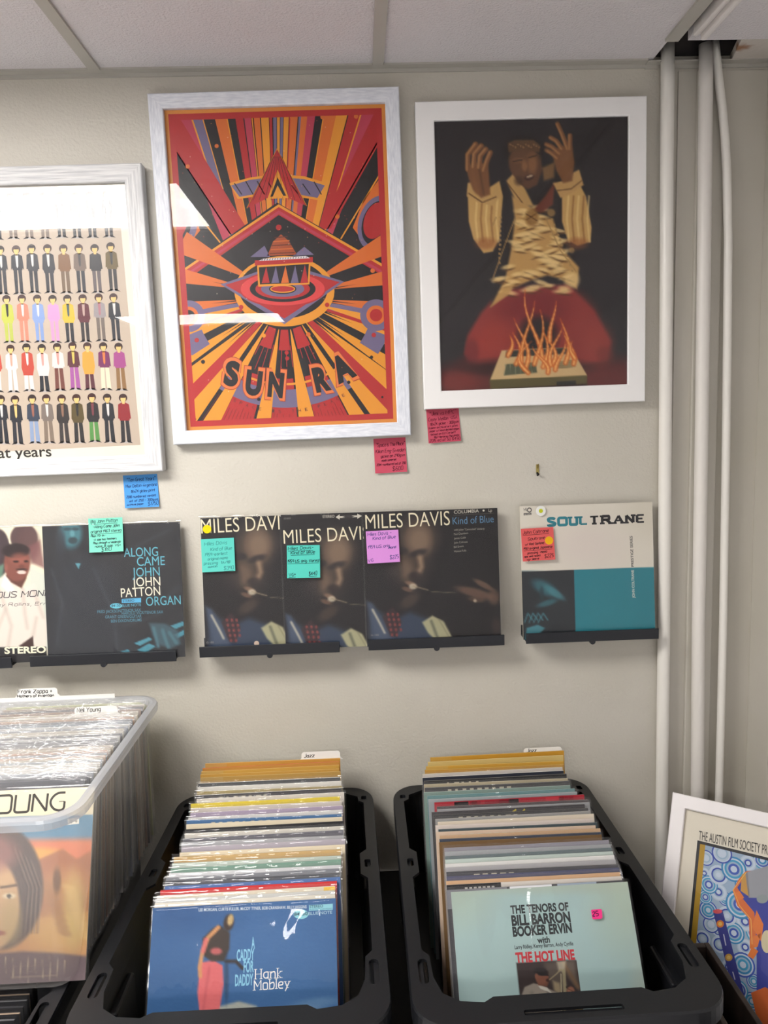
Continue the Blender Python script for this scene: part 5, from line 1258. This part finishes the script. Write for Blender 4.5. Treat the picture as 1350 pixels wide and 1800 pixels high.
# front record of the bin: cream title band over a plain sunset landscape with a dark-haired head
def art_sunset(A):
    def fn(X, Y):
        B = Brush(X, Y, (206, 150, 100))
        B.poly([(-160, 1433), (170, 1426), (168, 1490), (-160, 1490)], (104, 146, 172), 1, 10); B.poly([(-160, 1478), (170, 1474), (168, 1512), (-160, 1520)], (222, 136, 104), 1, 12); B.ell(70, 1502, 40, 12, (236, 180, 92), .8, .8)
        B.poly([(20, 1545), (70, 1510), (110, 1492), (135, 1510), (170, 1490), (170, 1600), (20, 1620)], (176, 118, 88), 1, 5); B.ell(120, 1570, 46, 40, (204, 156, 104), .7, .9); B.ell(110, 1640, 60, 36, (222, 178, 110), .8, .9); B.ell(130, 1600, 18, 60, (214, 190, 120), .6, .8)
        for k in range(16): B.ell(85+((k*37) % 70), 1555+k*6, 13, 6, (226, 190, 128) if k % 2 else (172, 128, 92), .6, .7, .4)
        B.ell(100, 1548, 7, 22, (96, 76, 66), .7, .7)
        B.poly([(-160, 1690), (40, 1672), (100, 1675), (165, 1682), (165, 1760), (-160, 1760)], (112, 92, 96), 1, 6)
        for k in range(9): B.line([(10+k*13, 1682+(k % 3)*3), (10+k*13, 1712+(k % 4)*6)], 1.4, (206, 186, 150), .7, 1.4)
        for k in range(3): B.line([(20, 1700+k*9), (100, 1696+k*9)], 1, (196, 170, 136), .5, 1.4)
        B.ell(0, 1560, 76, 110, (92, 78, 74), 1, .08)
        for k in range(8): B.line([(20+k*5, 1485+k*4), (48+k*3.4, 1560), (40+k*4, 1640)], 1.6, (150, 130, 116) if k % 2 else (58, 48, 48), .7, 2)
        B.ell(-12, 1590, 46, 80, (206, 168, 126), 1, .12); B.ell(-30, 1500, 60, 36, (160, 112, 104), .8, .5); B.ell(20, 1620, 18, 40, (186, 162, 110), .6, .8)
        B.line([(2, 1560), (28, 1556)], 4, (70, 54, 48), .9, 3); B.ell(16, 1575, 12, 5, (226, 206, 170), .9, .4); B.ell(16, 1575, 4, 4, (60, 60, 56), .9, .5); B.ell(-4, 1640, 14, 5, (150, 84, 74), .8, .5)
        B.poly([(-160, 1372), (174, 1366), (172, 1432), (-160, 1440)], (232, 220, 190), 1, 1.2)
        return B.C
    A.paint(-LP/2, 0, LP/2, LP, 130, 130, fn); A.up()
    K = (60, 56, 52)
    A.hand('NEIL YOUNG', (-165, 1438), (112, 1424), 31, K, 4.2, .06, 0, 0, 1.3, 1.3)
    A.poly([(118, 1440), (139, 1437), (139, 1448), (119, 1450)], (232, 228, 214)); A.up(); A.hand('#4', (122, 1448), (136, 1446), 8, (60, 60, 60), 1)
for _k in range(60):
    lean = math.radians(6+_k*.25); zt = ZBB+.006+LP*math.cos(lean); pr_ = on_z(166, 1383, zt)
    if pr_.y-math.sin(lean)*LP < -.566: break

M = rec_M(0, 0, 1383, ZBB+.006, lean)
M.translation.x = pr_.x-LP/2; M.translation.y = pr_.y-math.sin(lean)*LP
album('album with cream title band and painted sunset head, frontmost in the clear bin', M, art_sunset, 'records in the clear bin', 'sleeve_loose', (220, 210, 190), (206, 150, 100), 31, .0012)
# records in the lower tote, only their tops seen below the clear bin
for i, y in enumerate((-.540, -.552, -.566, -.580, -.594, -.608, -.622)):
    M = mat((-.604-LP/2-rnd.uniform(0, .004), y, .3325+.0003), (1, 0, rnd.uniform(-.004, .004)), (0, .04, 1))
    plain_record('dark sleeved record, %s from the back of those seen below the clear bin' % ORD[i], M, (36, 36, 40), ((90, 90, 92), (40, 40, 44), (150, 130, 110))[i % 3], 'records in the lower black tote', SLV[i % 5], None, None, 900+i)

# ================================================================== DIVIDER CARDS
def divider(label, tab_px, y_top, lean, zbot, group='white index divider cards', slope=0.004):
    """tab_px: left, right, top of the tab in the photo; y_top: how far out from the wall the tab stands"""
    xl, xr, yt = tab_px; tabh = .020
    a, b = on_y(xl, yt, y_top), on_y(xr, yt, y_top); zt = (a.z+b.z)/2
    hC = (zt-zbot)/math.cos(lean)-tabh
    ez = Vector((0, math.sin(lean), math.cos(lean))); cx = (a.x+b.x)/2; tw = b.x-a.x
    M = mat(Vector((cx, y_top, zt))-ez*(hC+tabh), (1, 0, slope), ez)
    return thing('divider_card', label, 'divider card', M, group), M, tw, hC, tabh
def build_divider(t, M, tw, hC, tabh, x0, x1, lines, px):
    A = Art(M); c = (240, 238, 232); n = 5; r = .007
    prof = [(x0, 0), (x1, 0), (x1, hC), (tw/2+.006, hC)]
    prof += [(tw/2, hC+.006)]+[(tw/2-r+r*math.cos(k*math.pi/2/n), hC+tabh-r+r*math.sin(k*math.pi/2/n)) for k in range(n+1)]
    prof += [(-tw/2+r-r*math.sin(k*math.pi/2/n), hC+tabh-r+r*math.cos(k*math.pi/2/n)) for k in range(n+1)]+[(-tw/2, hC+.006), (-tw/2-.006, hC), (x0, hC)]
    f = [A.vert(x, z, 0) for x, z in prof]; b = [A.vert(x, z, .0009) for x, z in prof]
    A.F.append(f); A.C.append(c); A.F.append(b[::-1]); A.C.append(c)
    for i in range(len(f)):
        j = (i+1) % len(f); A.F.append([f[i], b[i], b[j], f[j]]); A.C.append(c)
    A.build('card', t, 'note_paper')
    A = Art(M); A.k = 4
    for s, L, R, cap in lines: A.hand(s, L, R, cap, (30, 30, 34), 1.1, .08, jit=.2, seed=len(s))
    A.build('handwriting', t, 'note_paper')['label'] = 'handwritten pen lettering'
q = divider('white tabbed divider card with two lines of pen, at the back of the clear bin', (30, 101, 1210), BIN_TOPS[0]+.012, math.radians(3), ZBB+.006)
build_divider(*q, -.125, .175, [('Frank Zappa +', (32, 1219), (92, 1218), 6.5), ('Mothers of Invention', (31, 1226), (95, 1224), 4.2)], None)
_y = BIN_TOPS[NY_AT]-.0045
q = divider('white tabbed divider card with one short name, among the records of the clear bin', (131, 207, 1242), _y, math.radians(5), ZBB+.006)
build_divider(*q, -.230, .07, [('Neil Young', (136, 1252), (177, 1250), 7.5)], None)
q = divider('white tabbed divider card behind the gold records of the middle black tote', (530, 598, 1321), MID_TOPS[0]+.007, math.radians(6), ZRB+.0004)
build_divider(*q, -.245, .045, [('Jazz', (535, 1332), (553, 1331), 6.5)], None)
q = divider('white tabbed divider card behind the gold records of the right black tote', (921, 988, 1314), RGT_TOPS[0]+.007, math.radians(6), ZRB+.0004)
build_divider(*q, -.240, .05, [('Jazz', (927, 1323), (943, 1322), 6.5)], None)

# ================================================================== LEANING FRAMED POSTER AT THE RIGHT
psi, lam = math.radians(33), math.radians(31)
T = Vector((math.cos(psi), -math.sin(psi), 0)); nrm = Vector((-math.sin(psi), -math.cos(psi), 0)); UP = (Vector((0, 0, 1))*math.cos(lam)-nrm*math.sin(lam)).normalized()
TLc = on_y(1185, 1394, -.13); LW, LH = .46, .58
O = TLc+T*(LW/2)-UP*LH
ML = mat(O, T, UP) 
def art_circles(A):
    iw, ih, fw, h = A.dim
    A.rect(-iw/2, fw, iw/2, h-fw, (226, 218, 200)); A.up()
    # art panel found from its corner in the photo
    c = A.loc(1226, 1477); x0, z1 = c[0], c[1]
    x1, z0 = iw/2-(x0+iw/2), fw+.03
    A.rect(x0, z0, x1, z1, (26, 26, 30)); A.up(); A.rect(x0+.006, z0+.006, x1-.006, z1-.006, (176, 138, 24)); A.up()
    full = A.clip; xi = x0+.017
    A.clip = (xi, x1-.017, z0+.006, z1-.006); A.rect(xi, z0, x1, z1, (150, 172, 196)); A.up()
    r = random.Random(12); cols = [(40, 66, 160), (40, 128, 178), (176, 192, 208), (58, 150, 190), (190, 204, 220), (52, 84, 172)]
    k = A.unit(1260, 1520)
    cs = [(1269, 1500, 18), (1290, 1528, 22), (1263, 1538, 17), (1241, 1508, 14), (1246, 1555, 16), (1263, 1568, 15), (1240, 1577, 12), (1315, 1517, 14), (1340, 1512, 16), (1300, 1590, 24), (1278, 1610, 16), (1245, 1600, 16), (1250, 1625, 14), (1235, 1650, 14), (1290, 1640, 18), (1265, 1660, 14), (1306, 1696, 20), (1298, 1740, 16), (1325, 1725, 12), (1310, 1665, 14), (1225, 1690, 14), (1280, 1700, 12), (1300, 1470, 12), (1325, 1484, 10), (1310, 1555, 18), (1238, 1535, 10), (1275, 1580, 12), (1262, 1636, 10), (1322, 1760, 14), (1310, 1620, 16), (1330, 1640, 18)]
    for (px, py, rr) in reversed(cs):
        a = r.randrange(6); x, z = A.loc(px, py)
        qs = (1, .86, .74, .58, .44, .26)
        for j, q in enumerate(qs):
            c = cols[(a+j) % 6] if j % 2 == 0 else ((192, 206, 222) if j != 3 else (150, 176, 200))
            if j < 5: A.lring(x, z, rr*k*qs[j+1], rr*k*q, c)
            else: A.lell(x, z, rr*k*q, rr*k*q, c, 22)
        A.up()
    # plain stand-in figure: a blue mass edged in orange flame shapes, and a dark blue tube
    A.poly([(1310, 1532), (1298, 1546), (1288, 1565), (1296, 1592), (1316, 1614), (1318, 1650), (1340, 1664), (1400, 1680), (1400, 1520)], (212, 104, 40)); A.up()
    A.poly([(1314, 1534), (1296, 1560), (1306, 1580), (1326, 1604), (1330, 1660), (1330, 1740), (1345, 1760), (1420, 1800), (1420, 1570), (1330, 1576)], (46, 58, 150)); A.up()
    A.poly([(1310, 1534), (1350, 1522), (1420, 1530), (1420, 1580), (1316, 1578)], (150, 152, 158)); A.poly([(1304, 1537), (1314, 1533), (1318, 1577), (1302, 1566)], (196, 146, 66)); A.up()
    for P in ([(1290, 1570), (1300, 1566), (1308, 1578), (1298, 1584)], [(1318, 1650), (1338, 1640), (1332, 1664), (1318, 1668)], [(1322, 1664), (1333, 1672), (1324, 1686), (1314, 1680)], [(1330, 1600), (1342, 1625), (1338, 1655), (1322, 1630)]): A.poly(P, (222, 118, 44))
    A.up(); A.stroke([(1312, 1533), (1289, 1564), (1300, 1592), (1320, 1616), (1322, 1660)], 1.2, (232, 176, 80))
    A.poly([(1320, 1745), (1345, 1735), (1420, 1780), (1420, 1850), (1340, 1830)], (210, 100, 36)); A.poly([(1253, 1600), (1270, 1599), (1310, 1755), (1294, 1765)], (44, 50, 130)); A.up()
    A.ell(1261.5, 1602, 8, 4, (206, 74, 78)); A.ell(1266, 1624, 6.5, 6.5, (214, 120, 40)); A.ell(1281, 1683, 6.5, 6.5, (196, 150, 60)); A.up(); A.ell(1266, 1624, 3.5, 3.5, (230, 180, 80)); A.ell(1281, 1683, 3.5, 3.5, (226, 186, 100)); A.stroke([(1272, 1642), (1276, 1662)], 2, (190, 190, 214)); A.stroke([(1288, 1708), (1292, 1722)], 2, (190, 190, 214)); A.ell(1348, 1655, 10, 20, (206, 196, 160)); A.ell(1340, 1580, 10, 8, (140, 150, 150))
    A.clip = full
    A.up(2); A.text('THE AUSTIN FILM SOCIETY PRESENTS', (1228, 1476), (1380, 1509.5), 16, (40, 36, 34), 0)
framed('framed_poster', 'white framed poster of blue circles and flames, leaning at the right behind the black tote', ML, LW, LH, .030, .022, 'frame_lean', art_circles, .006, 'print_card')
zb = O.z
# low stand that carries the leaning frame and the dark brown box beside it (mostly below the picture)
B0 = TLc-UP*LH; B1 = B0+T*LW
t = thing('low_stand', 'low dark stand carrying the leaning white frame', 'stand', mat((B0+B1)/2*1.0, T, (0, 0, 1)))
t.location.z = 0
bm = new(); box(bm, (-LW/2, -.05, 0), (LW/2, .12, min(B0.z, B1.z)-.0135), .004); bm_obj('block', bm, 'bench_black', t)
t = thing('wooden_box', 'dark brown open wooden box standing between the right black tote and the leaning frame', 'box', Matrix.Translation((.604, -.72, 0)))
bm = new(); box(bm, (-.0335, -.27, 0), (.0335, .272, .02), .002); bm_obj('base_panel', bm, 'brown_board', t)
for a, b in (((-.0335, -.27), (-.0235, .272)), ((.0235, -.27), (.0335, .272)), ((-.0235, -.27), (.0235, -.258)), ((-.0235, .26), (.0235, .272))):
    bm = new(); box(bm, (a[0], a[1], .02), (b[0], b[1], .60), .0015); bm_obj('side_panel', bm, 'brown_board', t)
